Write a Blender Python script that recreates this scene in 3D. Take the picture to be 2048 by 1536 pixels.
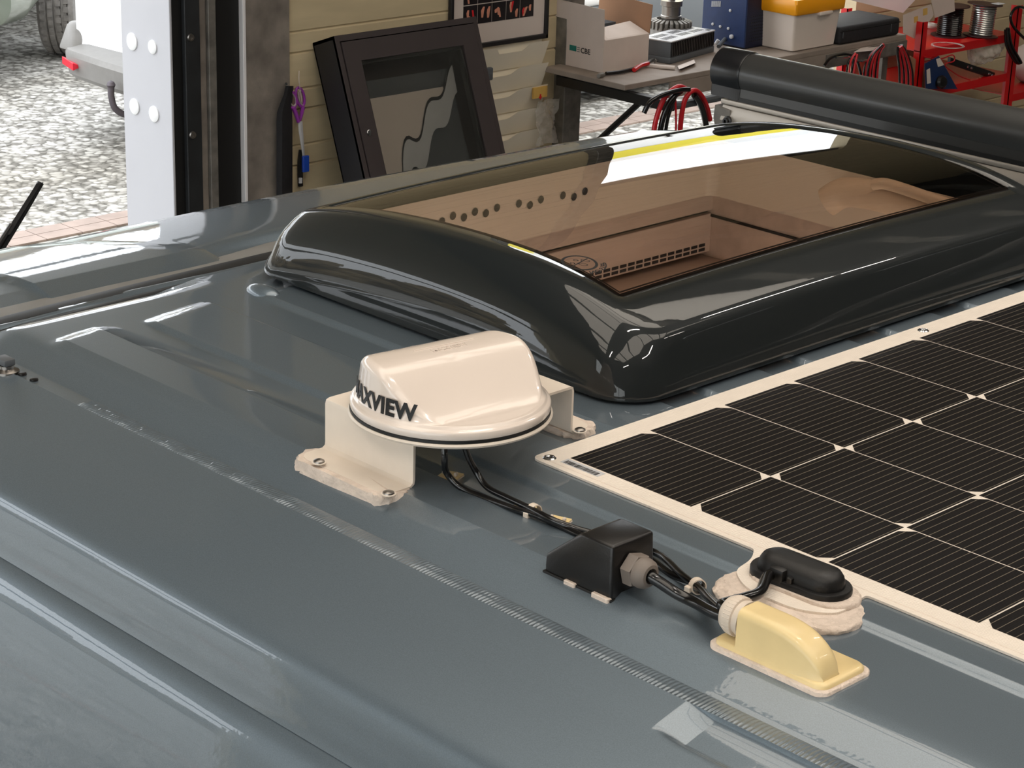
import bpy, bmesh, math, random
from mathutils import Vector, Matrix
random.seed(7)
PI = math.pi
for o in list(bpy.data.objects): bpy.data.objects.remove(o, do_unlink=True)
SC = bpy.context.scene
COL = SC.collection

# ---------------------------------------------------------------- camera, exposure, world
RX = Vector((0.69589674, 0.71750939, 0.03013312))
RY = Vector((0.26464171, -0.21721146, -0.93956583))
RZ = Vector((-0.66760204, 0.66181528, -0.34103966))
Z0 = 2.05                                   # height of the van roof skin
CAM = Vector((1.4927, -1.5730, 0.8803 + Z0))
F = 4200.0
cam = bpy.data.objects.new('camera', bpy.data.cameras.new('camera'))
COL.objects.link(cam)
cam.data.sensor_width = 36.0
cam.data.lens = F / 2048 * 36.0
cam.data.clip_start = 0.05
cam.data.clip_end = 300
cam.matrix_world = Matrix(((RX.x, -RY.x, -RZ.x, CAM.x), (RX.y, -RY.y, -RZ.y, CAM.y), (RX.z, -RY.z, -RZ.z, CAM.z), (0, 0, 0, 1)))
SC.camera = cam
SC.view_settings.view_transform = 'Standard'
SC.view_settings.look = 'None'
SC.view_settings.gamma = 1.0
SC.view_settings.use_curve_mapping = False
SC.view_settings.exposure = 0.0

SKY = 3.9
wd = bpy.data.worlds.new('overcast'); SC.world = wd; wd.use_nodes = True
nt = wd.node_tree; nt.nodes.clear()
tc = nt.nodes.new('ShaderNodeTexCoord'); sx = nt.nodes.new('ShaderNodeSeparateXYZ')
cr = nt.nodes.new('ShaderNodeValToRGB'); bg = nt.nodes.new('ShaderNodeBackground'); wo = nt.nodes.new('ShaderNodeOutputWorld')
cr.color_ramp.elements[0].position = 0.0; cr.color_ramp.elements[0].color = (0.80, 0.84, 0.88, 1)
cr.color_ramp.elements[1].position = 0.7; cr.color_ramp.elements[1].color = (0.95, 0.98, 1.0, 1)
nt.links.new(tc.outputs['Generated'], sx.inputs[0]); nt.links.new(sx.outputs['Z'], cr.inputs[0])
nt.links.new(cr.outputs[0], bg.inputs['Color']); bg.inputs['Strength'].default_value = SKY
nt.links.new(bg.outputs[0], wo.inputs[0])

def lamp(name, loc, size, power, color=(1, 1, 1), rot=(0, 0, 0), sy=None, parent=None):
    l = bpy.data.lights.new(name, 'AREA'); l.energy = power; l.color = color
    l.shape = 'RECTANGLE'; l.size = size; l.size_y = sy or size
    o = bpy.data.objects.new(name, l); COL.objects.link(o); o.location = loc; o.rotation_euler = rot
    if parent: o.parent = parent; o.location = Vector(loc) - parent.location
    return o

# ---------------------------------------------------------------- pixel -> place helper (survey of the photograph)
def ray(px, py):
    a = (px - 1024) / F; b = (py - 768) / F
    return RX * a + RY * b + RZ
def at(px, py, **k):
    v = ray(px, py); n, val = list(k.items())[0]
    if n == 'd': return CAM + v * val
    i = 'xyz'.index(n)
    return CAM + v * ((val - CAM[i]) / v[i])
def rf(px, py, h=0.0): return at(px, py, z=Z0 + h)

# ---------------------------------------------------------------- materials
def lin(c):
    return tuple((x / 255 / 12.92 if x / 255 <= 0.04045 else ((x / 255 + 0.055) / 1.055) ** 2.4) for x in c)
def mat(name, col, rough=0.5, metal=0.0, coat=0.0, noise=0.0, nscale=20.0, bump=0.0, bscale=60.0, spec=0.5, trans=0.0, alpha=1.0, emit=None, coat_rough=0.03, ior=1.5, srgb=True, grain=None):
    m = bpy.data.materials.new(name); m.use_nodes = True
    t = m.node_tree; b = t.nodes['Principled BSDF']
    c = lin(col) if srgb else col
    b.inputs['Base Color'].default_value = (*c, 1)
    b.inputs['Roughness'].default_value = rough; b.inputs['Metallic'].default_value = metal
    b.inputs['Coat Weight'].default_value = coat; b.inputs['Coat Roughness'].default_value = coat_rough
    b.inputs['Specular IOR Level'].default_value = spec; b.inputs['IOR'].default_value = ior
    b.inputs['Transmission Weight'].default_value = trans; b.inputs['Alpha'].default_value = alpha
    if emit:
        b.inputs['Emission Color'].default_value = (*emit[0], 1); b.inputs['Emission Strength'].default_value = emit[1]
    tcn = t.nodes.new('ShaderNodeTexCoord')
    src = tcn.outputs['Object']
    if grain:
        mp = t.nodes.new('ShaderNodeMapping'); mp.inputs['Scale'].default_value = grain
        t.links.new(src, mp.inputs[0]); src = mp.outputs[0]
    if noise:
        n = t.nodes.new('ShaderNodeTexNoise'); n.inputs['Scale'].default_value = nscale; n.inputs['Detail'].default_value = 6
        t.links.new(src, n.inputs['Vector'])
        r = t.nodes.new('ShaderNodeValToRGB')
        r.color_ramp.elements[0].position = 0.3; r.color_ramp.elements[1].position = 0.7
        r.color_ramp.elements[0].color = (*[x * (1 - noise) for x in c], 1); r.color_ramp.elements[1].color = (*[min(1, x * (1 + noise)) for x in c], 1)
        t.links.new(n.outputs['Fac'], r.inputs[0]); t.links.new(r.outputs[0], b.inputs['Base Color'])
    if bump:
        n2 = t.nodes.new('ShaderNodeTexNoise'); n2.inputs['Scale'].default_value = bscale; n2.inputs['Detail'].default_value = 4
        t.links.new(src, n2.inputs['Vector'])
        bp = t.nodes.new('ShaderNodeBump'); bp.inputs['Strength'].default_value = bump; bp.inputs['Distance'].default_value = 0.005
        t.links.new(n2.outputs['Fac'], bp.inputs['Height']); t.links.new(bp.outputs[0], b.inputs['Normal'])
    return m

def paint(name, col, rough=0.40, metal=0.6, peel=0.02, flake=0.10, spec=0.5):
    m = mat(name, col, rough=rough, metal=metal, coat=1.0, coat_rough=0.02, spec=spec)
    t = m.node_tree; b = t.nodes['Principled BSDF']; tcn = t.nodes['Texture Coordinate']
    n = t.nodes.new('ShaderNodeTexNoise'); n.inputs['Scale'].default_value = 900; n.inputs['Detail'].default_value = 2
    t.links.new(tcn.outputs['Object'], n.inputs['Vector'])
    c = lin(col); r = t.nodes.new('ShaderNodeValToRGB'); r.color_ramp.elements[0].position = .3; r.color_ramp.elements[1].position = .7
    r.color_ramp.elements[0].color = (*[x * (1 - flake) for x in c], 1); r.color_ramp.elements[1].color = (*[x * (1 + flake) for x in c], 1)
    t.links.new(n.outputs['Fac'], r.inputs[0]); t.links.new(r.outputs[0], b.inputs['Base Color'])
    n2 = t.nodes.new('ShaderNodeTexNoise'); n2.inputs['Scale'].default_value = 130; n2.inputs['Detail'].default_value = 1
    t.links.new(tcn.outputs['Object'], n2.inputs['Vector'])
    bp = t.nodes.new('ShaderNodeBump'); bp.inputs['Strength'].default_value = peel; bp.inputs['Distance'].default_value = 0.002
    t.links.new(n2.outputs['Fac'], bp.inputs['Height']); t.links.new(bp.outputs[0], b.inputs['Coat Normal'])
    return m

M = dict(
    paint=paint('grey_metallic_paint', (109, 122, 132)),
    shell=paint('dark_shell_gelcoat', (30, 34, 35), metal=0.0, peel=0.006, flake=0.04, spec=0.1),
    gasket=mat('black_rubber', (20, 20, 20), rough=0.45),
    taupe=mat('grey_sealed_strip', (116, 115, 112), rough=0.5, noise=0.08),
    white=mat('warm_white_plastic', (226, 213, 202), rough=0.22, coat=0.6, noise=0.02, nscale=6),
    bracket=mat('cream_coated_metal', (222, 210, 196), rough=0.4, noise=0.04, nscale=30, bump=0.05),
    sealant=mat('beige_sealant', (214, 198, 184), rough=0.7, noise=0.12, nscale=60, bump=0.8, bscale=120),
    backing=mat('white_panel_laminate', (230, 219, 206), rough=0.5, noise=0.03, nscale=40),
    black=mat('black_plastic', (22, 20, 19), rough=0.32, bump=0.04, bscale=500),
    rubber=mat('matte_black_plastic', (14, 13, 13), rough=0.45, bump=0.05, bscale=600),
    cream=mat('yellowed_cream_plastic', (228, 204, 150), rough=0.35, noise=0.06, nscale=25, coat=0.2),
    gland=mat('grey_nylon', (118, 108, 100), rough=0.5),
    glandw=mat('white_nylon', (212, 198, 182), rough=0.5),
    cable=mat('black_cable', (14, 13, 13), rough=0.22, coat=0.3),
    redcable=mat('red_cable', (190, 24, 34), rough=0.35),
    steel=mat('rivet_steel', (150, 145, 140), rough=0.3, metal=1.0),
    chrome=mat('bright_steel', (200, 200, 200), rough=0.15, metal=1.0),
    alu=mat('brushed_aluminium', (176, 168, 158), rough=0.4, metal=0.55),
    awn=mat('anthracite_aluminium', (50, 50, 49), rough=0.36, coat=0.2, noise=0.03, nscale=80),
    awncap=mat('awning_cap_black', (26, 26, 28), rough=0.25),
    cab=mat('brown_black_steel', (58, 50, 50), rough=0.5, noise=0.06, nscale=10, bump=0.02),
    cabside=mat('black_steel', (26, 24, 26), rough=0.5),
    galv=mat('galvanised_steel', (120, 116, 110), rough=0.5, metal=0.4, noise=0.35, nscale=18, bump=0.1),
    conc=mat('weathered_steel_column', (122, 114, 106), rough=0.75, noise=0.35, nscale=9, bump=0.3, bscale=60),
    whitemetal=mat('white_coated_steel', (232, 230, 232), rough=0.4, noise=0.02, nscale=4),
    jambmetal=mat('satin_white_jamb', (188, 188, 193), rough=0.45, noise=0.02, nscale=4),
    capwhite=mat('white_cap', (240, 240, 240), rough=0.4),
    darktrack=mat('dark_track', (34, 36, 38), rough=0.5, noise=0.3, nscale=12),
    siding=mat('cream_siding', (200, 184, 150), rough=0.6, noise=0.06, nscale=5, grain=(1, 1, 6)),
    card=mat('white_cardboard', (205, 190, 180), rough=0.8, noise=0.04, nscale=12),
    kraft=mat('brown_cardboard', (150, 112, 84), rough=0.85, noise=0.06, nscale=12),
    paper=mat('cream_plastic_pocket', (238, 230, 212), rough=0.5, noise=0.03, nscale=6),
    yellow=mat('yellow_paper', (208, 168, 88), rough=0.7, noise=0.1, nscale=20),
    red=mat('red_enamel', (196, 8, 14), rough=0.35, coat=0.3),
    redmark=mat('red_mark', (200, 20, 30), rough=0.6),
    blue=mat('blue_enamel', (22, 42, 82), rough=0.4, noise=0.12, nscale=30),
    bluedk=mat('dark_blue_enamel', (18, 24, 50), rough=0.45),
    orange=mat('orange_plastic', (240, 160, 20), rough=0.3),
    purple=mat('purple_plastic', (150, 60, 165), rough=0.35),
    grip=mat('grey_grip', (180, 165, 165), rough=0.5),
    bluetag=mat('blue_plastic', (30, 70, 170), rough=0.4),
    nylon=mat('black_nylon', (30, 29, 32), rough=0.7, noise=0.2, nscale=60, bump=0.2, bscale=300),
    wood=mat('light_wood_veneer', (206, 184, 168), rough=0.4, noise=0.10, nscale=4, grain=(9, 1.2, 9)),
    liner=mat('beige_liner', (206, 192, 174), rough=0.6),
    dark=mat('dark_gap', (30, 24, 20), rough=0.7),
    bench=mat('worn_bench_board', (140, 128, 118), rough=0.7, noise=0.15, nscale=10),
    plain=mat('grey_wall_panel', (84, 84, 82), rough=0.7),
    floor=mat('concrete_floor', (92, 90, 86), rough=0.6, noise=0.1, nscale=3),
    ceil=mat('ceiling_panel', (88, 86, 84), rough=0.7, noise=0.03),
    tyre=mat('tyre_rubber', (120, 116, 112), rough=0.85, noise=0.25, nscale=20, bump=0.3),
    carwhite=mat('white_car_paint', (236, 238, 242), rough=0.3, coat=1.0),
    cargrey=mat('grey_bumper_plastic', (126, 124, 122), rough=0.5, noise=0.05),
    suv=mat('grey_green_car_paint', (116, 124, 112), rough=0.3, coat=1.0),
    redlens=mat('red_reflector', (220, 40, 60), rough=0.25),
    brick=mat('red_paving', (150, 134, 126), rough=0.8, noise=0.12, nscale=8),
    grit=mat('tow_ball_steel', (90, 84, 90), rough=0.5, metal=0.5),
    zinc=mat('silver_solder_wire', (190, 190, 186), rough=0.25, metal=0.9),
    flange=mat('dark_red_spool', (50, 22, 24), rough=0.4),
    greylt=mat('light_grey_plastic', (190, 190, 192), rough=0.45, noise=0.05),
    greydk=mat('dark_grey_plastic', (80, 84, 88), rough=0.5),
    teal=mat('teal_print', (20, 112, 100), rough=0.6),
    ink=mat('black_ink', (12, 12, 12), rough=0.45),
    inkred=mat('dark_red_ink', (70, 28, 20), rough=0.5),
    yellowbeam=mat('yellow_beam', (236, 220, 30), rough=0.4),
    hedge=mat('brown_hedge', (120, 104, 76), rough=0.9, noise=0.45, nscale=3, bump=1.0, bscale=8),
    seat=mat('beige_seat_leather', (196, 174, 150), rough=0.5, noise=0.04),
    print_=mat('photo_skin_tone', (206, 140, 116), rough=0.5),
    printdk=mat('photo_black', (24, 20, 24), rough=0.35),
    mount=mat('pale_mount_card', (206, 194, 186), rough=0.7),
)

def glassmat(name, tint, ior=1.5, boost=1.0, rough=0.0):
    m = bpy.data.materials.new(name); m.use_nodes = True; t = m.node_tree; t.nodes.clear()
    o = t.nodes.new('ShaderNodeOutputMaterial'); mx = t.nodes.new('ShaderNodeMixShader')
    tr = t.nodes.new('ShaderNodeBsdfTransparent'); tr.inputs[0].default_value = (*tint, 1)
    gl = t.nodes.new('ShaderNodeBsdfGlossy'); gl.inputs['Roughness'].default_value = rough; gl.inputs['Color'].default_value = (1, 1, 1, 1)
    fr = t.nodes.new('ShaderNodeFresnel'); fr.inputs['IOR'].default_value = ior
    mu = t.nodes.new('ShaderNodeMath'); mu.operation = 'MULTIPLY'; mu.inputs[1].default_value = boost; mu.use_clamp = True
    t.links.new(fr.outputs[0], mu.inputs[0]); t.links.new(mu.outputs[0], mx.inputs[0])
    t.links.new(tr.outputs[0], mx.inputs[1]); t.links.new(gl.outputs[0], mx.inputs[2]); t.links.new(mx.outputs[0], o.inputs[0])
    return m
M['smoke'] = glassmat('smoked_acrylic', (0.68, 0.60, 0.54), 1.5, 1.0)
M['clear'] = glassmat('clear_glass', (0.9, 0.9, 0.88), 1.45)
M['roofpane'] = glassmat('warm_translucent_pane', (0.90, 0.84, 0.77), 1.3)
M['film'] = mat('clear_film', (214, 208, 200), rough=0.18, alpha=0.42, noise=0.25, nscale=40, bump=0.6, bscale=30)

# solar cell: near-black silicon crossed by fine pale wires
def cellmat():
    m = mat('solar_cell', (20, 17, 20), rough=0.35, spec=0.2); t = m.node_tree; b = t.nodes['Principled BSDF']
    g = t.nodes.new('ShaderNodeNewGeometry'); s = t.nodes.new('ShaderNodeSeparateXYZ'); t.links.new(g.outputs['Position'], s.inputs[0])
    def band(sock, period, duty, w=1.0):
        a = t.nodes.new('ShaderNodeMath'); a.operation = 'DIVIDE'; a.inputs[1].default_value = period; t.links.new(sock, a.inputs[0])
        f = t.nodes.new('ShaderNodeMath'); f.operation = 'FRACT'; t.links.new(a.outputs[0], f.inputs[0])
        l = t.nodes.new('ShaderNodeMath'); l.operation = 'LESS_THAN'; l.inputs[1].default_value = duty; t.links.new(f.outputs[0], l.inputs[0])
        k = t.nodes.new('ShaderNodeMath'); k.operation = 'MULTIPLY'; k.inputs[1].default_value = w; t.links.new(l.outputs[0], k.inputs[0]); return k.outputs[0]
    x = t.nodes.new('ShaderNodeMath'); x.operation = 'ADD'; x.inputs[1].default_value = 10.0; t.links.new(s.outputs['X'], x.inputs[0])
    a = band(x.outputs[0], 0.0106, 0.075, 0.25); 
    y = t.nodes.new('ShaderNodeMath'); y.operation = 'ADD'; y.inputs[1].default_value = 10.0; t.links.new(s.outputs['Y'], y.inputs[0])
    c = band(y.outputs[0], 0.0030, 0.22, 0.035)
    ad = t.nodes.new('ShaderNodeMath'); ad.operation = 'ADD'; t.links.new(a, ad.inputs[0]); t.links.new(c, ad.inputs[1])
    mx = t.nodes.new('ShaderNodeMix'); mx.data_type = 'RGBA'
    mx.inputs[6].default_value = (*lin((10, 9, 13)), 1); mx.inputs[7].default_value = (*lin((205, 190, 168)), 1)
    t.links.new(ad.outputs[0], mx.inputs[0]); t.links.new(mx.outputs[2], b.inputs['Base Color'])
    return m
M['cell'] = cellmat()
def backmat():
    m = M['backing']; t = m.node_tree; b = t.nodes['Principled BSDF']
    g = t.nodes.new('ShaderNodeNewGeometry'); mp = t.nodes.new('ShaderNodeMapping'); t.links.new(g.outputs['Position'], mp.inputs[0])
    w = t.nodes.new('ShaderNodeTexWave'); w.inputs['Scale'].default_value = 95; w.bands_direction = 'X'; t.links.new(mp.outputs[0], w.inputs[0])
    w2 = t.nodes.new('ShaderNodeTexWave'); w2.inputs['Scale'].default_value = 140; w2.bands_direction = 'Y'; t.links.new(mp.outputs[0], w2.inputs[0])
    ad = t.nodes.new('ShaderNodeMath'); t.links.new(w.outputs['Fac'], ad.inputs[0]); t.links.new(w2.outputs['Fac'], ad.inputs[1])
    bp = t.nodes.new('ShaderNodeBump'); bp.inputs['Strength'].default_value = 0.35; bp.inputs['Distance'].default_value = 0.0008
    t.links.new(ad.outputs[0], bp.inputs['Height']); t.links.new(bp.outputs[0], b.inputs['Normal'])
backmat()
def gravelmat():
    m = mat('gravel', (200, 196, 190), rough=0.9); t = m.node_tree; b = t.nodes['Principled BSDF']
    g = t.nodes.new('ShaderNodeNewGeometry')
    ns = t.nodes.new('ShaderNodeTexNoise'); ns.inputs['Scale'].default_value = 9; t.links.new(g.outputs['Position'], ns.inputs['Vector'])
    mm = t.nodes.new('ShaderNodeMixRGB'); mm.blend_type = 'LINEAR_LIGHT'; mm.inputs[0].default_value = 0.04
    t.links.new(g.outputs['Position'], mm.inputs[1]); t.links.new(ns.outputs['Color'], mm.inputs[2])
    v = t.nodes.new('ShaderNodeTexVoronoi'); v.inputs['Scale'].default_value = 24; t.links.new(mm.outputs[0], v.inputs['Vector'])
    s = t.nodes.new('ShaderNodeSeparateColor'); t.links.new(v.outputs['Color'], s.inputs[0])
    r = t.nodes.new('ShaderNodeValToRGB'); t.links.new(s.outputs[0], r.inputs[0])
    r.color_ramp.elements[0].color = (*lin((122, 119, 114)), 1); r.color_ramp.elements[1].color = (*lin((206, 204, 200)), 1)
    d = t.nodes.new('ShaderNodeValToRGB'); t.links.new(v.outputs['Distance'], d.inputs[0])
    d.color_ramp.elements[0].position = .42; d.color_ramp.elements[0].color = (1, 1, 1, 1); d.color_ramp.elements[1].position = .75; d.color_ramp.elements[1].color = (0.40, 0.39, 0.37, 1)
    n = t.nodes.new('ShaderNodeTexNoise'); n.inputs['Scale'].default_value = 0.9; t.links.new(g.outputs['Position'], n.inputs['Vector'])
    r2 = t.nodes.new('ShaderNodeValToRGB'); t.links.new(n.outputs['Fac'], r2.inputs[0]); r2.color_ramp.elements[0].color = (.72, .70, .66, 1); r2.color_ramp.elements[0].position = .35; r2.color_ramp.elements[1].position = .6; r2.color_ramp.elements[1].color = (1, 1, 1, 1)
    a = t.nodes.new('ShaderNodeMixRGB'); a.blend_type = 'MULTIPLY'; a.inputs[0].default_value = 1; t.links.new(r.outputs[0], a.inputs[1]); t.links.new(d.outputs[0], a.inputs[2])
    a2 = t.nodes.new('ShaderNodeMixRGB'); a2.blend_type = 'MULTIPLY'; a2.inputs[0].default_value = 1; t.links.new(a.outputs[0], a2.inputs[1]); t.links.new(r2.outputs[0], a2.inputs[2])
    t.links.new(a2.outputs[0], b.inputs['Base Color'])
    bp = t.nodes.new('ShaderNodeBump'); bp.invert = True; bp.inputs['Strength'].default_value = 0.6; bp.inputs['Distance'].default_value = 0.012
    t.links.new(v.outputs['Distance'], bp.inputs['Height']); t.links.new(bp.outputs[0], b.inputs['Normal'])
    return m
M['gravel'] = gravelmat()

# ---------------------------------------------------------------- mesh helpers
class MB:
    def __init__(s): s.v = []; s.f = []
    def add(s, vs, fs):
        n = len(s.v); s.v += [Vector(p) for p in vs]; s.f += [tuple(i + n for i in f) for f in fs]; return s
    def hexa(s, p):          # 8 points: bottom loop 0-3, top loop 4-7
        return s.add(p, [(3, 2, 1, 0), (4, 5, 6, 7), (0, 1, 5, 4), (1, 2, 6, 5), (2, 3, 7, 6), (3, 0, 4, 7)])
    def box(s, a, b, bev=0.0, seg=2):
        x0, x1 = sorted((a[0], b[0])); y0, y1 = sorted((a[1], b[1])); z0, z1 = sorted((a[2], b[2]))
        if bev <= 0:
            return s.hexa([(x0, y0, z0), (x1, y0, z0), (x1, y1, z0), (x0, y1, z0), (x0, y0, z1), (x1, y0, z1), (x1, y1, z1), (x0, y1, z1)])
        bm = bmesh.new(); bmesh.ops.create_cube(bm, size=1.0)
        for v in bm.verts: v.co = Vector(((x0 + x1) / 2 + v.co.x * (x1 - x0), (y0 + y1) / 2 + v.co.y * (y1 - y0), (z0 + z1) / 2 + v.co.z * (z1 - z0)))
        bmesh.ops.bevel(bm, geom=bm.edges[:], offset=bev, segments=seg, affect='EDGES', profile=0.5)
        s.frombm(bm); return s
    def frombm(s, bm, T=None):
        bm.verts.index_update(); vs = [(T @ v.co if T else v.co.copy()) for v in bm.verts]
        s.add(vs, [tuple(v.index for v in f.verts) for f in bm.faces]); bm.free(); return s
    def hull(s, pts, bev=0.0, seg=3):
        bm = bmesh.new(); vs = [bm.verts.new(p) for p in pts]
        bmesh.ops.convex_hull(bm, input=vs)
        bmesh.ops.dissolve_limit(bm, angle_limit=0.02, verts=bm.verts[:], edges=bm.edges[:])
        if bev: bmesh.ops.bevel(bm, geom=bm.edges[:], offset=bev, segments=seg, affect='EDGES', profile=0.5)
        return s.frombm(bm)
    def prism(s, poly, vec, cap=True):
        n = len(poly); vec = Vector(vec); a = [Vector(p) for p in poly]
        fs = [(i, (i + 1) % n, (i + 1) % n + n, i + n) for i in range(n)]
        if cap: fs += [tuple(range(n - 1, -1, -1)), tuple(range(n, 2 * n))]
        return s.add(a + [p + vec for p in a], fs)
    def loft(s, rings, closed=True, cap0=False, cap1=False):
        n = len(rings[0]); vs = [p for r in rings for p in r]; fs = []
        for i in range(len(rings) - 1):
            for j in range(n if closed else n - 1):
                k = (j + 1) % n; fs.append((i * n + j, i * n + k, (i + 1) * n + k, (i + 1) * n + j))
        if cap0: fs.append(tuple(range(n - 1, -1, -1)))
        if cap1: fs.append(tuple((len(rings) - 1) * n + j for j in range(n)))
        return s.add(vs, fs)
    def tube(s, path, r, n=10, cap=True, smooth=True):
        P = [Vector(p) for p in path]
        if smooth and len(P) > 2: P = spline(P, 8)
        T = []
        for i in range(len(P)):
            d = (P[min(i + 1, len(P) - 1)] - P[max(i - 1, 0)]); T.append(d.normalized() if d.length > 1e-9 else Vector((0, 0, 1)))
        u = T[0].orthogonal().normalized(); rings = []
        for i, p in enumerate(P):
            u = (u - T[i] * u.dot(T[i])).normalized(); w = T[i].cross(u)
            rr = r(i / max(1, len(P) - 1)) if callable(r) else r
            rings.append([p + (u * math.cos(a) + w * math.sin(a)) * rr for a in (2 * PI * k / n for k in range(n))])
        return s.loft(rings, True, cap, cap)
    def lathe(s, prof, c, axis=(0, 0, 1), n=32, cap=True):
        ax = Vector(axis).normalized(); u = ax.orthogonal().normalized(); w = ax.cross(u); c = Vector(c)
        rings = [[c + ax * h + (u * math.cos(2 * PI * k / n) + w * math.sin(2 * PI * k / n)) * max(r, 1e-5) for k in range(n)] for r, h in prof]
        return s.loft(rings, True, cap, cap)
    def build(s, name, m, parent=None, smooth=35, base=None):
        me = bpy.data.meshes.new(name)
        org = parent_loc(parent) if parent else (Vector(base) if base is not None else None)
        if org is None:
            xs = [v.x for v in s.v]; ys = [v.y for v in s.v]; zs = [v.z for v in s.v]
            org = Vector(((min(xs) + max(xs)) / 2, (min(ys) + max(ys)) / 2, min(zs)))
        me.from_pydata([v - org for v in s.v], [], s.f); me.validate()
        bm = bmesh.new(); bm.from_mesh(me); bmesh.ops.recalc_face_normals(bm, faces=bm.faces[:]); bm.to_mesh(me); bm.free()
        me.materials.append(m if not isinstance(m, str) else M[m])
        if smooth:
            me.shade_smooth(); me.set_sharp_from_angle(angle=math.radians(smooth))
        o = bpy.data.objects.new(name, me); COL.objects.link(o)
        if parent: o.parent = parent
        else: o.location = org
        return o
def parent_loc(p):
    v = Vector((0, 0, 0))
    while p: v += p.location; p = p.parent
    return v
def spline(P, k):
    out = []
    for i in range(len(P) - 1):
        p0 = P[max(i - 1, 0)]; p1 = P[i]; p2 = P[i + 1]; p3 = P[min(i + 2, len(P) - 1)]
        for j in range(k):
            t = j / k
            out.append(0.5 * ((2 * p1) + (p2 - p0) * t + (2 * p0 - 5 * p1 + 4 * p2 - p3) * t * t + (3 * p1 - p0 - 3 * p2 + p3) * t ** 3))
    out.append(P[-1]); return out
def rrect(x0, x1, y0, y1, r, z=0, n=8):
    pts = []
    for cx, cy, a in ((x1 - r, y1 - r, 0), (x0 + r, y1 - r, PI / 2), (x0 + r, y0 + r, PI), (x1 - r, y0 + r, 1.5 * PI)):
        for k in range(n + 1):
            t = a + k / n * PI / 2; x = cx + r * math.cos(t); y = cy + r * math.sin(t)
            pts.append(Vector((x, y, z(x, y) if callable(z) else z)))
    return pts
def tag(o, label=None, cat=None, group=None, kind=None):
    if label: o['label'] = label
    if cat: o['category'] = cat
    if group: o['group'] = group
    if kind: o['kind'] = kind
    return o
def thing(name, loc, label, cat, group=None):
    o = bpy.data.objects.new(name, None); COL.objects.link(o); o.location = loc; o.empty_display_size = 0.05
    return tag(o, label, cat, group)
def struct(o): o['kind'] = 'structure'; return o
def text(body, size, ext=0.0004, bold=0.0, shear=0.0, space=1.0):
    """letters as a bmesh in the xy plane, anchored at the left of the baseline"""
    cu = bpy.data.curves.new('txt', 'FONT'); cu.body = body; cu.size = size; cu.extrude = ext; cu.offset = bold; cu.shear = shear; cu.resolution_u = 3; cu.space_character = space
    ob = bpy.data.objects.new('txt', cu); COL.objects.link(ob)
    dg = bpy.context.evaluated_depsgraph_get(); me = bpy.data.meshes.new_from_object(ob.evaluated_get(dg))
    bm = bmesh.new(); bm.from_mesh(me); bpy.data.objects.remove(ob); bpy.data.curves.remove(cu); bpy.data.meshes.remove(me)
    return bm
def textw(bm): 
    xs = [v.co.x for v in bm.verts]; return min(xs), max(xs)
def sstep(a, b, x):
    t = min(1, max(0, (x - a) / (b - a))); return t * t * (3 - 2 * t)
def interp(P, x):
    if x <= P[0][0]: return P[0][1]
    for (a, b), (c, d) in zip(P, P[1:]):
        if x <= c: return b + (d - b) * (x - a) / (c - a)
    return P[-1][1]
def frameT(o, ux, uy, uz):
    return Matrix(((ux[0], uy[0], uz[0], o[0]), (ux[1], uy[1], uz[1], o[1]), (ux[2], uy[2], uz[2], o[2]), (0, 0, 0, 1)))

# ================================================================= THE HALL
XW = -4.4                                    # front wall of the hall
def yw(px, py=200, x=XW): return at(px, py, x=x).y
HX1, HY0, HY1, HZ = 9.0, -9.0, 9.5, 5.6
yj = yw(247)                                 # left edge of the white jamb = edge of the big doorway
y_open0 = yw(1141); y_open1 = 6.45
def wallx(name, y0, y1, z0=0.0, z1=HZ, groove=True, x=XW):
    m = MB(); prof = []
    z = z0
    if groove:
        while z < z1 - 0.001:
            for d, dz in ((0.0, 0.0), (0.0, 0.064), (-0.006, 0.068), (-0.006, 0.072), (0.0, 0.076), (0.0, 0.196), (-0.008, 0.200), (-0.008, 0.204)):
                if z + dz < z1: prof.append((x + d, y0, z + dz))
            z += 0.208
    else: prof.append((x, y0, z0))
    prof.append((x, y0, z1)); prof += [(x - 0.1, y0, z1), (x - 0.1, y0, z0)]
    m.prism(prof, (0, y1 - y0, 0)); return struct(m.build(name, 'siding', smooth=0))
wallx('wall_front', yw(575), y_open0 - 0.06)
wallx('wall_front', y_open1, HY1)
wallx('wall_front', y_open0 - 0.06, y_open1, 3.42, HZ)
wallx('wall_front', HY0, -5.0)
wallx('wall_front', -5.0, yw(575), 3.05, HZ)
yJ = yw(343)
struct(MB().box((XW - .06, -5.0, 2.60), (XW - .02, yJ, 2.68)).build('trim_12', 'galv', smooth=0))
struct(MB().box((XW - .1, HY1, 0), (HX1, HY1 + .1, HZ)).build('wall_right', 'plain', smooth=0))
m = MB().box((XW - .1, HY0 - .1, 0), (HX1, HY0, .3)); m.box((XW - .1, HY0 - .1, 5.2), (HX1, HY0, HZ)); m.box((XW - .1, HY0 - .1, .3), (-4.2, HY0, 5.2)); m.box((8.0, HY0 - .1, .3), (HX1, HY0, 5.2))
for q in (-.9, 2.0, 5.0): m.box((q, HY0 - .1, .3), (q + .12, HY0, 5.2))
struct(m.build('wall_left', 'plain', smooth=0))
struct(MB().box((-4.2, HY0 - .06, .3), (8.0, HY0 - .05, 5.2)).build('window_9', 'clear', smooth=0))  # unseen glazed opening, added to brighten the near side of the van
struct(MB().box((HX1, HY0 - .1, 0), (HX1 + .1, HY1 + .1, HZ)).build('wall_back', 'plain', smooth=0))
struct(MB().box((XW - .1, HY0, -0.1), (HX1, HY1, 0)).build('floor', 'floor', smooth=0))
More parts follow.
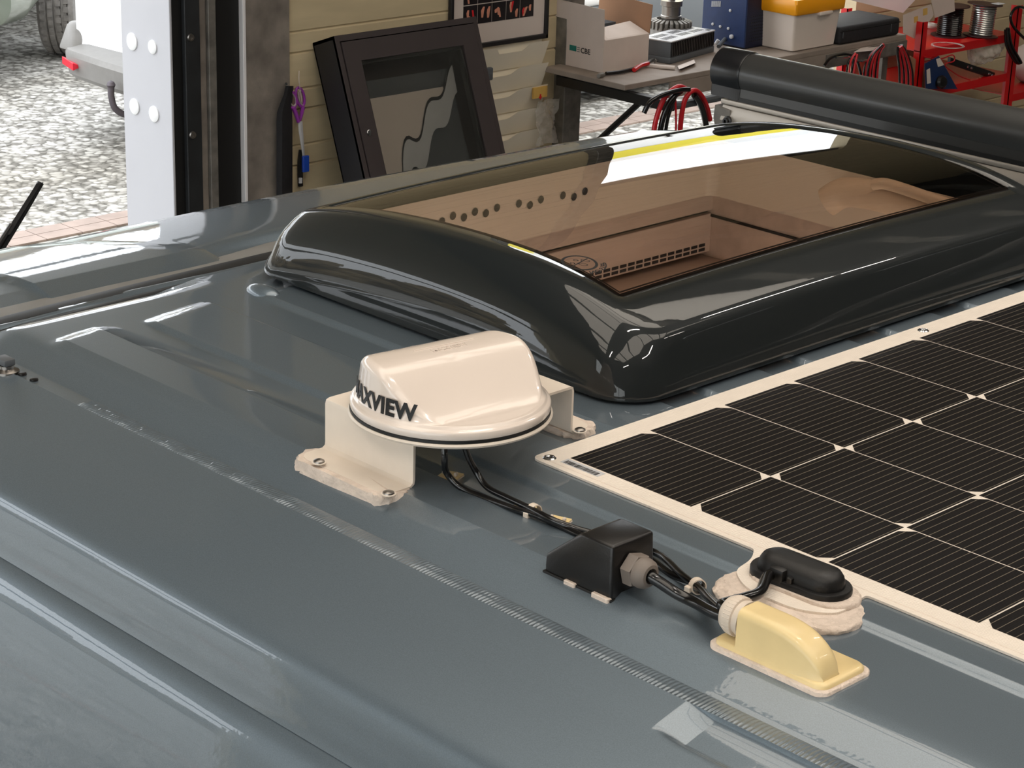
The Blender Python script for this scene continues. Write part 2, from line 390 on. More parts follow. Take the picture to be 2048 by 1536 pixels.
# ceiling with translucent roof lights between purlins
m = MB(); rl = [(-2.0, -0.4), (1.3, 2.9), (4.4, 6.0), (7.2, 8.7)]
xs = [XW - .1] + [q for r in rl for q in r] + [HX1 + .1]
for i in range(0, len(xs), 2): m.box((xs[i], HY0 - .1, HZ), (xs[i + 1], HY1 + .1, HZ + .06))
struct(m.build('ceiling', 'ceil', smooth=0))
for k, (a, b) in enumerate(rl):
    w = MB().box((a, HY0, HZ + .02), (b, HY1, HZ + .03)).build('window_%d' % (k + 1), 'roofpane', smooth=0); struct(w)
m = MB()
y = HY0 + 0.4
while y < HY1: m.box((XW, y, HZ - .14), (HX1, y + .06, HZ - .005)); y += 1.1
struct(m.build('trim_1', 'galv', smooth=0))
for k, (lx, ly) in enumerate(((0.4, -3.2), (0.4, 0.6), (0.4, 4.4), (3.6, -3.2), (3.6, 0.6), (3.6, 4.4))):  # unseen batten lights, added to brighten the roof and its fittings
    f = thing('added_batten_light', (lx, ly, HZ - .22), 'long added fill light hanging over the van', 'ceiling light', 'added ceiling fill lights') if False else None
    o = MB().box((lx - .09, ly - .75, HZ - .12), (lx + .09, ly + .75, HZ - .02), .01, 1).build('added_batten_light', 'whitemetal'); o['label'] = 'added unseen ceiling batten light ' + ('near the doorways' if lx < 0 else 'above the van' if lx < 2 else 'at the rear') + ', ' + {-3.2: 'near side', 0.6: 'middle row', 4.4: 'far side'}[ly]; o['category'] = 'ceiling light'; o['group'] = 'added ceiling fill lights'
    lamp('tube', (lx, ly, HZ - .13), .10, 27, (1, .92, .84), (0, 0, 0), 1.4, parent=o)
# yellow lintel over the right-hand doorway
struct(MB().box((XW - .09, y_open0, 3.36), (XW - .03, y_open1, 3.44)).build('trim_2', 'galv', smooth=0))
# the posts between the two doorways, as vertical strips
def strip(name, p0, p1, x0, x1, mt, z1=4.3, kind=True):
    o = MB().box((x0, yw(p0), 0), (x1, yw(p1), z1), 0.002, 1).build(name, mt); return struct(o)
yJ = yw(343); xJ = at(247, 200, y=yJ).x
jamb = struct(MB().box((xJ, yJ, 0), (XW, yJ + .010, 4.3), .002, 1).build('trim_3', 'jambmetal'))
for (a, b, r) in ((265, 83, 15), (306, 94, 12), (270, 213, 14), (309, 228, 14)):
    c = at(a, b, y=yJ); MB().lathe([(r / 490 * 1.0, 0), (r / 490, .004), (r / 490 * .8, .007)], c, (0, -1, 0), 20).build('bolt_cap', M['capwhite'], jamb)
struct(MB().box((XW - .08, yJ + .012, 0), (XW - .004, yw(372), 4.3)).build('trim_4', 'gasket'))
tr = strip('trim_5', 368, 398, XW - .05, XW + .015, 'darktrack')
for (a, b) in ((381, 75), (385, 270)):
    MB().lathe([(.014, 0), (.012, .006), (.006, .006), (.006, .002)], at(a, b, x=XW + .015), (1, 0, 0), 16).build('bolt', 'steel', tr)
strip('trim_6', 398, 413, XW - .05, XW + .005, 'conc')
strip('trim_7', 413, 428, XW - .05, XW + .02, 'galv')
strip('trim_8', 428, 484, XW - .1, XW - .01, 'gasket')
strip('trim_9', 484, 490, XW - .05, XW + .012, 'whitemetal')
strip('trim_10', 490, 577, XW - .05, XW + .01, 'conc', z1=HZ)
struct(MB().box((XW - .02, yw(1107), 0), (XW + .06, yw(1141), HZ), .003, 1).build('trim_11', 'galv'))

# ================================================================= OUTSIDE
g = MB(); g.box((-60, -45, -.12), (XW - .1, 60, -.005)); struct(g.build('ground', 'gravel', smooth=0))
m = MB()
xq = at(10, 470, z=0).x
y = -12.0
while y < 16:
    for k in range(2): m.box((xq + k * .105, y, -.004), (xq + k * .105 + .1, y + .2, .006))
    y += .205
tag(m.build('paving_strip', 'brick', smooth=0), None, None); bpy.data.objects['paving_strip']['kind'] = 'structure'
# brown hedge far behind the yard
hb = bmesh.new()
random.seed(3)
for k in range(420):
    zz = random.uniform(.3, 4.4) * random.uniform(.5, 1)
    bmesh.ops.create_icosphere(hb, subdivisions=2, radius=random.uniform(.5, 1.1) * (1.2 - zz * .12), matrix=Matrix.Translation((random.uniform(-33, -30), -34 + k * .18, zz)))
for v in hb.verts: v.co += Vector((random.uniform(-.22, .22), random.uniform(-.22, .22), random.uniform(-.22, .25))); v.co.z = max(v.co.z, -.005)
tag(MB().frombm(hb).build('hedge', 'hedge', smooth=0), 'bare brown hedge far behind the gravel yard', 'hedge', kind='stuff')

# white car, rear bumper towards us
yb = at(222, 170, z=.4).y + .10
xl = at(118, 140, y=yb).x
car = thing('car', (xl + .9, yb + 2, 0), 'white car with grey rear bumper and tow hook on the gravel outside', 'car')
def carring(y, z0, z1, w, r=.12): return [Vector((xl + .9 + p.x * w, y, p.y)) for p in [Vector((q.x, q.y)) for q in rrect(-.9, .9, z0, z1, r)]]
m = MB(); m.loft([carring(yb + .14, .55, 1.35, .90, .1), carring(yb + .09, .50, 1.3, .93, .1), carring(yb + .14, .45, 1.45, .975, .12), carring(yb + .5, .3, 1.75, 1.0, .25), carring(yb + 1.7, .3, 1.75, 1.0, .25), carring(yb + 2.1, .3, 1.1, 1.0, .2), carring(yb + 2.6, .35, .95, .90, .2)], True, True, True)
m.build('body', 'carwhite', car)
m = MB()
def brow(zz, off): return [Vector((xl + .9 + s * .93, yb + dy + off, zz)) for s, dy in ((-1.0, .55), (-1.0, .2), (-.97, .07), (-.85, .0), (-.4, -.03), (0, -.04), (.4, -.03), (.85, 0), (.97, .07), (1, .2), (1, .55))]
m.loft([brow(.32, .05), brow(.36, .0), brow(.47, -.02), brow(.50, -.005), brow(.515, .06), brow(.53, .16)], False)
for s in (-1, 1):
    cx = xl + .9 + s * .86; m.hull([(cx - .08, yb + .02, .48), (cx + .08, yb + .02, .48), (cx + .08, yb + .5, .48), (cx - .08, yb + .5, .48), (cx + s * .02 - .04, yb + .08, .64), (cx + s * .04 + .04, yb + .08, .64), (cx + .06, yb + .4, .64), (cx - .04, yb + .4, .64)], .02, 2)
bp_ = m.build('rear_bumper', 'cargrey', car)
MB().hull([(xl + .03, yb + .005, .40), (xl + .24, yb - .058, .40), (xl + .03, yb + .005, .445), (xl + .24, yb - .058, .445), (xl + .24, yb + .01, .42), (xl + .08, yb + .08, .42)], .002, 1).build('reflector', 'redlens', bp_)
tb = at(222, 170, z=.4)
m = MB(); m.tube([(tb.x, tb.y, .385), (tb.x, tb.y, .33), (tb.x + .01, tb.y + .02, .26), (tb.x + .03, tb.y + .1, .22), (tb.x + .06, tb.y + .3, .23), (tb.x + .06, tb.y + .6, .32)], .019, 12)
m.lathe([(.0, -.026), (.016, -.022), (.026, 0), (.018, .018), (.0, .026)], (tb.x, tb.y, .40), (0, 0, 1), 20); m.build('tow_hook', 'grit', car)
def wheel(c, R, w, parent, axis=(1, 0, 0)):
    m = MB(); prof = [(R * .62, -w / 2), (R * .93, -w / 2), (R * .985, -w * .42)]
    for k in range(5):
        a = -w * .38 + k * w * .19 - 0; prof += [(R, a), (R, a + w * .145), (R * .972, a + w * .155), (R * .972, a + w * .18)]
    prof = [p for p in prof if p[1] <= w * .42] + [(R * .985, w * .42), (R * .93, w / 2), (R * .62, w / 2)]
    m.lathe(prof, c, axis, 56)
    for k in range(40):
        a = 2 * PI * k / 40
        for q in (-.33, -.11, .11, .33):
            d = Vector((0, math.cos(a + q * .5), math.sin(a + q * .5))); t_ = Vector((0, -d.z, d.y)); o = Vector(c) + d * (R * 1.0) + Vector((q * w, 0, 0))
            m.hexa([o + Vector((sx_ * w * .07, 0, 0)) + t_ * (sy_ * R * .05) + d * dz for dz in (-.004, .006) for sx_, sy_ in ((-1, -1), (1, -1), (1, 1), (-1, 1))])
    t = m.build('tyre', 'tyre', parent, smooth=20)
    MB().lathe([(R * .62, -w * .4), (R * .55, -w * .2), (.05, -w * .15), (.05, w * .15), (R * .55, w * .2), (R * .62, w * .4)], c, axis, 32).build('rim', 'greylt', parent)
for s, yy in ((-.78, .75), (.78, .75), (-.78, 2.0), (.70, 2.0)): wheel((xl + .9 + s, yb + yy, .31), .31, .2, car)

# grey-green off-road car behind it
wc = at(128, 112, z=0)
suv = thing('car', (wc.x, wc.y, 0), 'grey-green off-road car behind the white car, front wheel and bumper in view', 'car')
m = MB()
def sr(y, z0, z1, w, r=.15): return [Vector((wc.x - .85 + p.x * w, y, p.y)) for p in rrect(-.95, .95, z0, z1, r)]
m.loft([sr(wc.y - 1.20, .50, .9, .74), sr(wc.y - 1.12, .40, 1.0, .82), sr(wc.y - .80, .36, 1.1, .86), sr(wc.y - .44, .42, 1.15, .88), sr(wc.y - .40, .78, 1.15, .90), sr(wc.y + .0, .78, 1.15, .92), sr(wc.y + .8, .75, 1.2, .98), sr(wc.y + 1.2, .5, 1.25, 1.0), sr(wc.y + 1.9, .5, 1.8, .95), sr(wc.y + 3.9, .5, 1.8, .95)], True, True, True)
m.build('body', 'suv', suv)
MB().box((wc.x - 1.35, wc.y - 1.02, .24), (wc.x - .22, wc.y - .86, .42), .03, 2).build('skid_plate', 'cargrey', suv)
fl = MB().lathe([(.001, .0), (.06, 0), (.07, .02), (.06, .03)], (wc.x - .30, wc.y - 1.165, .66), (0, 1, 0), 20).build('fog_lamp', 'black', suv)
for s, yy in ((.85 - .85, .12), (-1.7, .12), (0, 3.0), (-1.7, 3.0)): wheel((wc.x + s, wc.y + yy, .37), .37, .25, suv)

suv.rotation_euler.z = PI / 4

# white panel van parked beyond the right-hand doorway
xv = at(1200, 205, z=0).x
pv = thing('panel_van', (xv - 1, 11, 0), 'white panel van with grey lower sides parked beyond the workshop doorway', 'van')
m = MB(); m.hull([(xv, 7.95, .62), (xv, 16, .62), (xv - 1.9, 16, .62), (xv - 1.9, 7.95, .62), (xv - .12, 8.0, 3.4), (xv - .12, 15.8, 3.4), (xv - 1.78, 15.8, 3.4), (xv - 1.78, 8.0, 3.4)], .06, 3); m.build('body', 'carwhite', pv)
MB().box((xv - 1.88, 8.0, .07), (xv - .0, 15.9, .64), .04, 2).build('sill_shade_panel', 'greydk', pv)  # grey sill, carried down dark as painted shade over the ground below
MB().box((xv - .12, 8.05, 2.50), (xv - .045, 15.7, 3.10), .004, 1).build('yellow_stripe', 'yellowbeam', pv)
ydr = at(1285, 20, x=xv).y
MB().box((xv - .1, ydr - .006, .66), (xv + .002, ydr + .006, 1.6)).build('door_gap', 'dark', pv)
for s, yy in ((-.25, 12.3), (-1.65, 12.3), (-.25, 15.2), (-1.65, 15.2)): wheel((xv + s, yy, .33), .33, .22, pv)

# ================================================================= THE CAMPER VAN
YC = 0.60
van = thing('van', (0.2, YC, 0), 'grey metallic camper van whose ribbed roof fills the foreground', 'van')
PY = [(-.462, -.128), (-.459, -.118), (-.4585, -.112), (-.456, -.104), (-.4535, -.090), (-.450, -.076), (-.446, -.066), (-.440, -.0585), (-.43, -.0535), (-.41, -.046), (-.38, -.037), (-.352, -.030), (-.345, -.0285), (-.31, -.020), (-.289, -.0155), (-.286, -.0185), (-.262, -.0190), (-.258, -.0170), (-.250, -.0135), (-.222, -.0020), (-.214, -.0006), (-.2, 0), (.6, .0)]
def prof_y(y): return interp(PY, y if y <= YC else 2 * YC - y)
PX = [(-1.45, -.26), (-1.40, -.18), (-1.36, -.125), (-1.32, -.085), (-1.28, -.058), (-1.24, -.0435), (-1.19, -.0335), (-1.13, -.0245), (-1.06, -.0160), (-1.02, -.0133), (-.968, -.013), (-.962, -.020), (-.905, -.022), (-.90, -.017), (-.892, -.013), (-.886, -.016), (-.880, -.012), (-.868, -.013), (-.862, -.018), (-.850, -.018), (-.846, -.005), (-.838, -.0012), (-.80, -.0004), (-.76, 0), (3.2, 0)]
HOLE = (-.735, -.17, .255, 1.095)
def rib(x, y):
    h = 0.0
    for k in range(0, 9):
        c = -.018 + .184 * k
        w = .052; f = .011
        e = sstep(c - w - f, c - w, y) * (1 - sstep(c + w, c + w + f, y))
        x0 = -.735 + .35 * abs(y - (c + w)) * .55
        e *= sstep(x0, x0 + .028, x); h = max(h, e)
    if -.262 < y < -.13:
        e = (1 - sstep(-.143, -.132, y)) * sstep(-.215, -.205, y); x0 = -.735 + .2 * (-.14 - y); h = max(h, e * sstep(x0, x0 + .028, x) * (1 - sstep(.24, .38, x)))
    return .0057 * h
def hz(x, y):
    z = prof_y(y) 
    dx = .045 * ((y - .5) / .95) ** 2
    zx = interp(PX, x - dx if x < -.8 else x)
    # raised centre panel of the front cap
    if x < -.95: zx += .006 * sstep(-.085, -.078, y - (x + .95) * .25) * (1 - sstep(.215, .222, y - (x + .95) * .55))
    if x > -.78: z += rib(x, y)
    # lowered step on the outer flange towards the rear
    if -.345 < y < -.289: z -= .0066 * min(1, max(0, (x - .430) / .034)) * sstep(-.338, -.327, y) * (1 - sstep(-.291, -.288, y))
    yy = y if y <= YC else 2 * YC - y
    return z + zx * (1 if yy > -.2 else max(.25, 1 + (yy + .2) * 2))
def uniq(L): 
    L = sorted(L); out = [L[0]]
    for v in L[1:]:
        if v - out[-1] > 1e-4: out.append(v)
    return out
ysv = [p[0] for p in PY if p[0] < .5] + [2 * YC - p[0] for p in PY if p[0] < .5]
for k in range(-1, 9):
    c = -.018 + .184 * k
    for q in (.046, .0505, .052, .0542, .0564, .0586, .0608, .063, .0645, .069): ysv += [c - q, c + q]
    ysv += [c, c - .025, c + .025, c - .083]
ysv += [-.333 + i * .0033 for i in range(4)] + [-.343, -.338, -.335, -.331, -.327, -.2915, -.2895, -.085, -.078, .215, .222, -.082, .2185] + [HOLE[2], HOLE[3]]
ysv = [y for y in uniq(ysv) if y >= -.462 and y <= 2 * YC + .462]
xsv = [p[0] for p in PX if p[0] > -1.46 and p[0] < 3] + [HOLE[0], HOLE[1], -.78, -.74, -.733, -.726, -.719, -.712, -.705, -.698, -.69, -.68, -.67, -.66, .415,.422,.425,.24,.26,.28,.31,.34,.36,.38, .432, .4295,.430, .437, .444, .45, .456, .4635, .464,.4645,.472,-.745,-.75,-.65,-.64,-.63]
xsv += [-1.34, -1.30, -1.26, -1.215, -1.16, -1.1, -1.03, -1.0] + [-.6 + i * .1 for i in range(39)]
xsv = uniq(xsv)
m = MB(); idx = {}
for i, x in enumerate(xsv):
    for j, y in enumerate(ysv): m.v.append(Vector((x, y, Z0 + hz(x, y))))
n = len(ysv)
for i in range(len(xsv) - 1):
    for j in range(n - 1):
        xm = (xsv[i] + xsv[i + 1]) / 2; ym = (ysv[j] + ysv[j + 1]) / 2
        if HOLE[0] < xm < HOLE[1] and HOLE[2] < ym < HOLE[3]: continue
        m.f.append((i * n + j, (i + 1) * n + j, (i + 1) * n + j + 1, i * n + j + 1))
roof = m.build('roof', 'paint', van, smooth=50)
# body sides below the seam
def side(sgn, name):
    m = MB(); S = [(.4565, -.112), (.452, -.1135), (.450, -.120), (.4535, -.126), (.464, -.131), (.474, -.142), (.484, -.165), (.500, -.23), (.520, -.32), (.545, -.47), (.575, -.70), (.60, -1.0), (.61, -1.3), (.60, -1.6), (.57, -1.72)]
    rows = []
    for x in [-1.45, -1.41, -1.37, -1.33, -1.29, -1.25, -1.2, -1.14, -1.08, -1.0, -.95, -.6, 0, .6, 1.2, 2.0, 2.8, 3.18, 3.2]:
        dz = hz(x, -.459 if sgn < 0 else 2 * YC + .459) + .112 if x < -.9 else 0
        rows.append([Vector((x, YC + sgn * (YC + y), Z0 + z + dz * max(0, 1 + z))) for y, z in S])
    m.loft(rows, False); return m.build(name, 'paint', van, smooth=50)
side(-1, 'side_panel'); side(1, 'side_panel')
yl, yr = -.61, 1.81
m = MB(); m.loft([[Vector((-1.45, -.45, Z0 - .36)), Vector((-1.47, YC, Z0 - .30)), Vector((-1.45, 1.65, Z0 - .36))], [Vector((-1.45, -.46, Z0 - .25)), Vector((-1.45, YC, Z0 - .25)), Vector((-1.45, 1.66, Z0 - .25))]], False)
m.loft([[Vector((-2.15, -.56, 1.02)), Vector((-2.25, YC, 1.03)), Vector((-2.15, 1.76, 1.02))], [Vector((-1.45, -.45, Z0 - .30)), Vector((-1.47, YC, Z0 - .26)), Vector((-1.45, 1.65, Z0 - .30))]], False)
m.build('windscreen', 'black', van)
m = MB(); m.hull([(-2.15, -.56, 1.02), (-2.25, YC, 1.04), (-2.15, 1.76, 1.02), (-2.85, -.5, .75), (-2.95, YC, .8), (-2.85, 1.7, .75), (-2.9, -.5, .3), (-3.0, YC, .3), (-2.9, 1.7, .3), (-2.1, -.6, .3), (-2.1, 1.8, .3)], .03, 2); m.build('bonnet', 'paint', van)
MB().hull([(-2.15, -.58, .3), (-2.15, 1.78, .3), (-1.4, -.58, .3), (-1.4, 1.78, .3), (-1.46, -.50, 1.70), (-1.46, 1.70, 1.70), (-1.4, -.50, 1.70), (-1.4, 1.70, 1.70), (-2.15, -.56, 1.0), (-2.15, 1.76, 1.0)], .01, 1).build('front_door', 'paint', van)
MB().box((3.14, -.57, .3), (3.19, 1.77, Z0 - .14), .02, 2).build('tailgate', 'paint', van)
MB().box((-2.1, -.52, .26), (3.12, 1.72, .34)).build('underbody', 'gasket', van)
for x, yy in ((-2.2, -.5), (2.3, -.5), (-2.2, 1.7), (2.3, 1.7)): wheel((x, yy, .33), .33, .22, van, (0, 1, 0))
# strips across the front of the roof
def xstrip(name, mt, x0, x1, y0, y1, dz, n=40, th=.003, taper=None):
    m = MB(); rings = []
    for k in range(n + 1):
        y = y0 + (y1 - y0) * k / n; dx = .045 * ((y - .5) / .95) ** 2
        rings.append([Vector((a + dx, y, Z0 + prof_y(y) + dz + q)) for a, q in ((x0, -.004), (x0 + .001, 0), ((x0 + x1) / 2, th), (x1 - .001, 0), (x1, -.004))])
    m.loft(rings, False); return m.build(name, mt, van)
xstrip('sealed_joint', 'taupe', -.958, -.908, -.215, 1.415, -.0185, th=.001)
xstrip('gasket', 'gasket', -.904, -.874, -.22, 1.42, -.0128, th=.0012)
xstrip('gasket', 'gasket', -.866, -.848, -.22, 1.42, -.0145, th=.001)
# brushed sealer bead along the roof ditch
m = MB(); NX = 2100; x0, x1 = -.545, 1.25
rows = []
for i in range(NX):
    x = x0 + (x1 - x0) * i / (NX - 1); r = []
    for j in range(6):
        q = j / 5; y = -.286 + .024 * q
        a = .0011 * sstep(0, .12, q) * (1 - sstep(.85, 1, q)) * (0.9 + .25 * math.sin(x * 31) * math.sin(x * 113))
        ph = x / .0048 + 1.1 * (q - .3) ** 2 * 4 + .25 * math.sin(x * 70)
        r.append(Vector((x, y, Z0 + hz(x, y) + .0006 + a * (.5 + .5 * math.sin(2 * PI * ph)))))
    rows.append(r)
m.loft(rows, False); m.build('sealer_bead', 'paint', van, smooth=60)
# roof fixing bolt and two small screws at the front of the ditch
b0 = rf(14, 745, -.018)
m = MB(); m.lathe([(.0155, 0), (.0155, .003), (.011, .005), (.009, .006), (.009, .010)], b0, (0, 0, 1), 24); m.build('roof_bolt', 'steel', van)
MB().box((b0.x - .016, b0.y - .008, b0.z + .010), (b0.x + .009, b0.y + .008, b0.z + .019), .002, 2).build('bolt_head', 'greydk', van)
for px_, py_ in ((45, 749), (68, 760)):
    c = rf(px_, py_, -.018); MB().lathe([(.0055, 0), (.005, .002), (.003, .0025)], c, (0, 0, 1), 14).build('screw', 'black', van)
m = MB(); w0 = at(-40, 552, x=-1.9); w1 = at(76, 366, x=-1.9); dv = (w1 - w0)
m.tube([w0 - dv * 1.2 + Vector((-.1, 0, -.15)), w0 - dv * .3, w0 + dv * .55], .006, 8)
wa = m.build('wiper_arm', 'black', van)
m = MB(); o = Vector((0, .010, 0)); m.tube([w0 - dv * .8 + o, w0 + dv * .5 + o, w1 + o * .6], .0065, 8); m.hull([w0 + dv * .45 + Vector((0, -.006, 0)), w0 + dv * .45 + o * 1.6, w1 + o * 1.3, w1 + Vector((0, -.004, 0)), w0 + dv * .45 + Vector((.012, 0, 0)), w1 + Vector((.010, 0, 0))], .001, 1)
m.build('wiper_blade', 'gasket', wa)

# inside of the van, seen through the tinted roof window
X0, X1, Y0_, Y1_ = HOLE
zi = lambda z: Z0 + z
m = MB()      # liner of the roof opening
m.loft([rrect(X0, X1, Y0_, Y1_, .02, zi(.075)), rrect(X0, X1, Y0_, Y1_, .02, zi(-.022))])
m.build('opening_liner', 'liner', van)
m = MB().box((-1.05, -.19, zi(-.030)), (X0 - .045, 1.39, zi(-.026))); m.box((X1 + .006, -.19, zi(-.030)), (3.1, 1.39, zi(-.026))); m.box((X0, -.19, zi(-.030)), (X1, Y0_ - .006, zi(-.026))); m.box((X0 - .04, 1.16, zi(-.030)), (X1, 1.39, zi(-.026)))
m.build('headlining', 'liner', van)
yc = 1.15
MB().box((-.795, -.19, zi(-.066)), (-.775, 1.39, zi(-.020))).build('locker_front', 'wood', van)
MB().box((-.797, -.19, zi(-.076)), (-.785, yc, zi(-.064))).build('locker_gap', 'dark', van)
lk = MB().box((-.795, -.19, zi(-.141)), (-.775, yc, zi(-.0725)), .001, 1).build('locker_drawer', 'wood', van)
m = MB()
for k in range(62):
    y = -.1 + k * .02
    if y > yc - .03: break
    for q in (0, 1): m.box((-.776, y, zi(-.137 + q * .008)), (-.7738, y + .015, zi(-.132 + q * .008)))
m.build('vent_grille', 'dark', lk)
MB().box((-.80, -.19, zi(-.175)), (-.66, yc, zi(-.150)), .004, 2).build('shelf', 'wood', van)
MB().box((-.66, -.19, zi(-.165)), (-.652, yc, zi(-.155)), .001, 1).build('shelf_edge', 'dark', van)
MB().box((-.80, yc, zi(-.30)), (.4, yc + .02, zi(-.031))).build('side_locker', 'wood', van)
MB().box((-.80, yc - .004, zi(-.078)), (.4, yc + .02, zi(-.074))).build('locker_edge', 'dark', van)
MB().box((-1.3, -.19, zi(-.60)), (3.0, 1.39, zi(-.58))).build('bunk_board', 'liner', van)
for k in range(14):
    if k in (6, 10): continue
    p = at(884 + k * 22, 443 - k * 4.1 - (7 if k % 2 else 0), x=X0 + .001)
    MB().lathe([(.0, 0), (.0065, .0001), (.0, .0016)], p, (1, 0, 0), 10).build('vent_hole', 'dark', van)
m = MB(); m.tube([Vector((-.45, 1.04, zi(.035))), Vector((-.42, 1.05, zi(.055))), Vector((-.34, 1.055, zi(.060))), Vector((-.18, 1.055, zi(.050)))], .024, 18)
hr = m.build('blind_cassette', 'seat', van)
m = MB(); m.tube([Vector((-.36, 1.035, zi(.082))), Vector((-.33, 1.035, zi(.088))), Vector((-.22, 1.035, zi(.080)))], .009, 14); m.build('handle', 'seat', hr)
for k_, (lx, ly) in enumerate(((-.02, .30), (-.02, 1.0), (-.4, .05))):  # hidden lamps added to brighten the cabin under the smoked pane
    pl = bpy.data.lights.new('cabin_fill_light', 'POINT'); pl.energy = 3.2; pl.color = (1, .95, .90); pl.shadow_soft_size = .05
    po = bpy.data.objects.new('cabin_fill_light', pl); COL.objects.link(po); po.parent = van; po.location = Vector((lx, ly, Z0 - .16)) - van.location

# ================================================================= ROOF WINDOW
sk = thing('roof_window', (-.43, .67, Z0), 'large dark domed roof window with smoked glass beside the antenna', 'skylight')
AX = [(-.80, .080), (-.745, .093), (-.68, .108), (-.60, .119), (-.50, .127), (-.40, .130), (-.30, .128), (-.22, .119), (-.16, .105), (-.10, .088), (-.06, .07)]
def smoothA(x):
    return (interp(AX, x - .03) + interp(AX, x) * 2 + interp(AX, x + .03)) / 4
def A(x, y): return smoothA(x) + .008 * (1 - min(1, ((y - .68) / .5) ** 2)) * sstep(-.06, -.2, -abs(y - .68) + .0 - .0 if False else -.2)
LV = [(.012, .012, .008, .060, ('c', .008)), (0, 0, 0, .064, ('c', .010)), (.0, .0, .0, .064, ('c', .018)), (.010, .006, .006, .062, ('f', .40)), (.015, .010, .010, .060, ('f', .56)), (.019, .014, .0155, .058, ('f', .68)), (.022, .017, .0225, .056, ('f', .77)), (.026, .020, .031, .054, ('f', .855)), (.030, .0225, .038, .050, ('f', .915)), (.034, .0255, .044, .047, ('f', .955)), (.037, .030, .048, .044, ('f', .982)), (.041, .036, .052, .038, ('f', .995)), (.046, .046, .057, .034, ('f', 1.002)), (.050, .072, .067, .024, ('f', 1.006)), (.067, .098, .084, .016, ('f', 1.008)), (.070, .102, .087, .014, ('o', -.0015))]
def skring(L, dz=0.0):
    f, r, s, rad, (k, v) = L
    def z(x, y):
        a = A(max(-.79, min(-.08, x)), y)
        return Z0 + dz + (v if k == 'c' else (a * v if k == 'f' else a + v))
    base = rrect(-.797 + f, -.058 - r, .160 + s, 1.19 - s, rad, z, 10)
    # subdivide the long edges so they can follow the dome
    out = []
    for i, p in enumerate(base):
        q = base[(i + 1) % len(base)]; out.append(p)
        if (q - p).length > .2:
            for t in range(1, 24):
                w = p.lerp(q, t / 24); w.z = z(w.x, w.y); out.append(w)
    return out
m = MB(); m.loft([skring(L) for L in LV]); m.build('dome_frame', 'shell', sk, smooth=70)
m = MB(); base = skring((.03, .03, .02, .04, ('c', -.003))); top = skring((.03, .03, .02, .04, ('c', .014))); m.loft([base, top]); m.build('seal', 'gasket', sk)
gx0, gx1, gy0, gy1 = -.797 + .070, -.058 - .102, .160 + .087, 1.19 - .079
def gl(dz, ins, nx=28, ny=20):
    m = MB(); rows = []
    for i in range(nx + 1):
        x = gx0 + ins + (gx1 - gx0 - 2 * ins) * i / nx
        rows.append([Vector((x, gy0 + ins + (gy1 - gy0 - 2 * ins) * j / ny, Z0 + A(x, gy0 + (gy1 - gy0) * j / ny) + dz)) for j in range(ny + 1)])
    m.loft(rows, False); return m
g_ = gl(-.001, .0025).build('pane', 'smoke', sk, smooth=80)
def frame_band(i0, i1, dz, mt, name):
    m = MB(); R = []
    for ins in (i0, i1):
        r = []
        for k in range(4):
            cs = [(gx0 + ins, gy0 + ins), (gx1 - ins, gy0 + ins), (gx1 - ins, gy1 - ins), (gx0 + ins, gy1 - ins)]
            a = cs[k]; b = cs[(k + 1) % 4]
            for t in range(24):
                x = a[0] + (b[0] - a[0]) * t / 24; y = a[1] + (b[1] - a[1]) * t / 24; r.append(Vector((x, y, Z0 + A(x, y) + dz)))
        R.append(r)
    m.loft(R); return m.build(name, mt, sk, smooth=80)
frame_band(.0, .0095, -.0018, 'black', 'edge_band')
frame_band(.013, .016, -.0035, 'black', 'inner_seal')
fb = bmesh.new(); bmesh.ops.create_uvsphere(fb, u_segments=24, v_segments=12, radius=1)
fc = rf(528, 588, .0)
for v in fb.verts: v.co = Vector((fc.x + v.co.x * .034, fc.y + v.co.y * .016, fc.z + v.co.z * .013))
MB().frombm(fb).build('front_foot', 'paint', sk)
# small warning print on the pane: crossed-out footprints and the words NO STEP
def on_pane(bm, o, ux, uy, name, mt='ink', dz=.0006):
    m = MB()
    for v in bm.verts:
        p = o + ux * v.co.x + uy * v.co.y; v.co = Vector((p.x, p.y, Z0 + A(p.x, p.y) + dz + v.co.z))
    m.frombm(bm); return m.build(name, mt, g_, smooth=0)
pc = at(1159, 526, z=Z0 + .113)
for _ in range(5): pc = at(1159, 526, z=Z0 + A(pc.x, pc.y))
ux = Vector((.0, 1, 0)); uy = Vector((-1, 0, 0))
def ring2d(r0, r1, n=40, sx_=1.0, cx=0, cy=0, rot=0):
    bm = bmesh.new(); a = []; b = []
    for k in range(n):
        t = 2 * PI * k / n
        for L_, r in ((a, r0), (b, r1)):
            x = r * math.cos(t) * sx_; y = r * math.sin(t); L_.append(bm.verts.new((cx + x * math.cos(rot) - y * math.sin(rot), cy + x * math.sin(rot) + y * math.cos(rot), 0)))
    for k in range(n): bm.faces.new((a[k], a[(k + 1) % n], b[(k + 1) % n], b[k]))
    return bm
rg = .0235
bmw = ring2d(rg - .0036, rg); 
for (cx, cy, s1, r0) in ((-.008, .006, .8, .0035), (-.002, -.006, .6, .0062), (.004, .007, .8, .0035), (.011, -.003, .6, .0062)):
    b2 = ring2d(r0 - .0014, r0, 20, s1, cx, cy, .4); me_ = bpy.data.meshes.new('t'); b2.to_mesh(me_); bmw.from_mesh(me_); bpy.data.meshes.remove(me_); b2.free()
d = .0009
vs = [bmw.verts.new(p) for p in ((-.0195, .002 - d, 0), (.0195, -.002 - d, 0), (.0195, -.002 + d, 0), (-.0195, .002 + d, 0))]; bmw.faces.new(vs)
on_pane(bmw, pc, (ux + uy * .35).normalized(), (uy - ux * .35).normalized(), 'no_step_sign')
tb_ = text('NO STEP', .0105, .0001, .0003); x0t, x1t = textw(tb_)
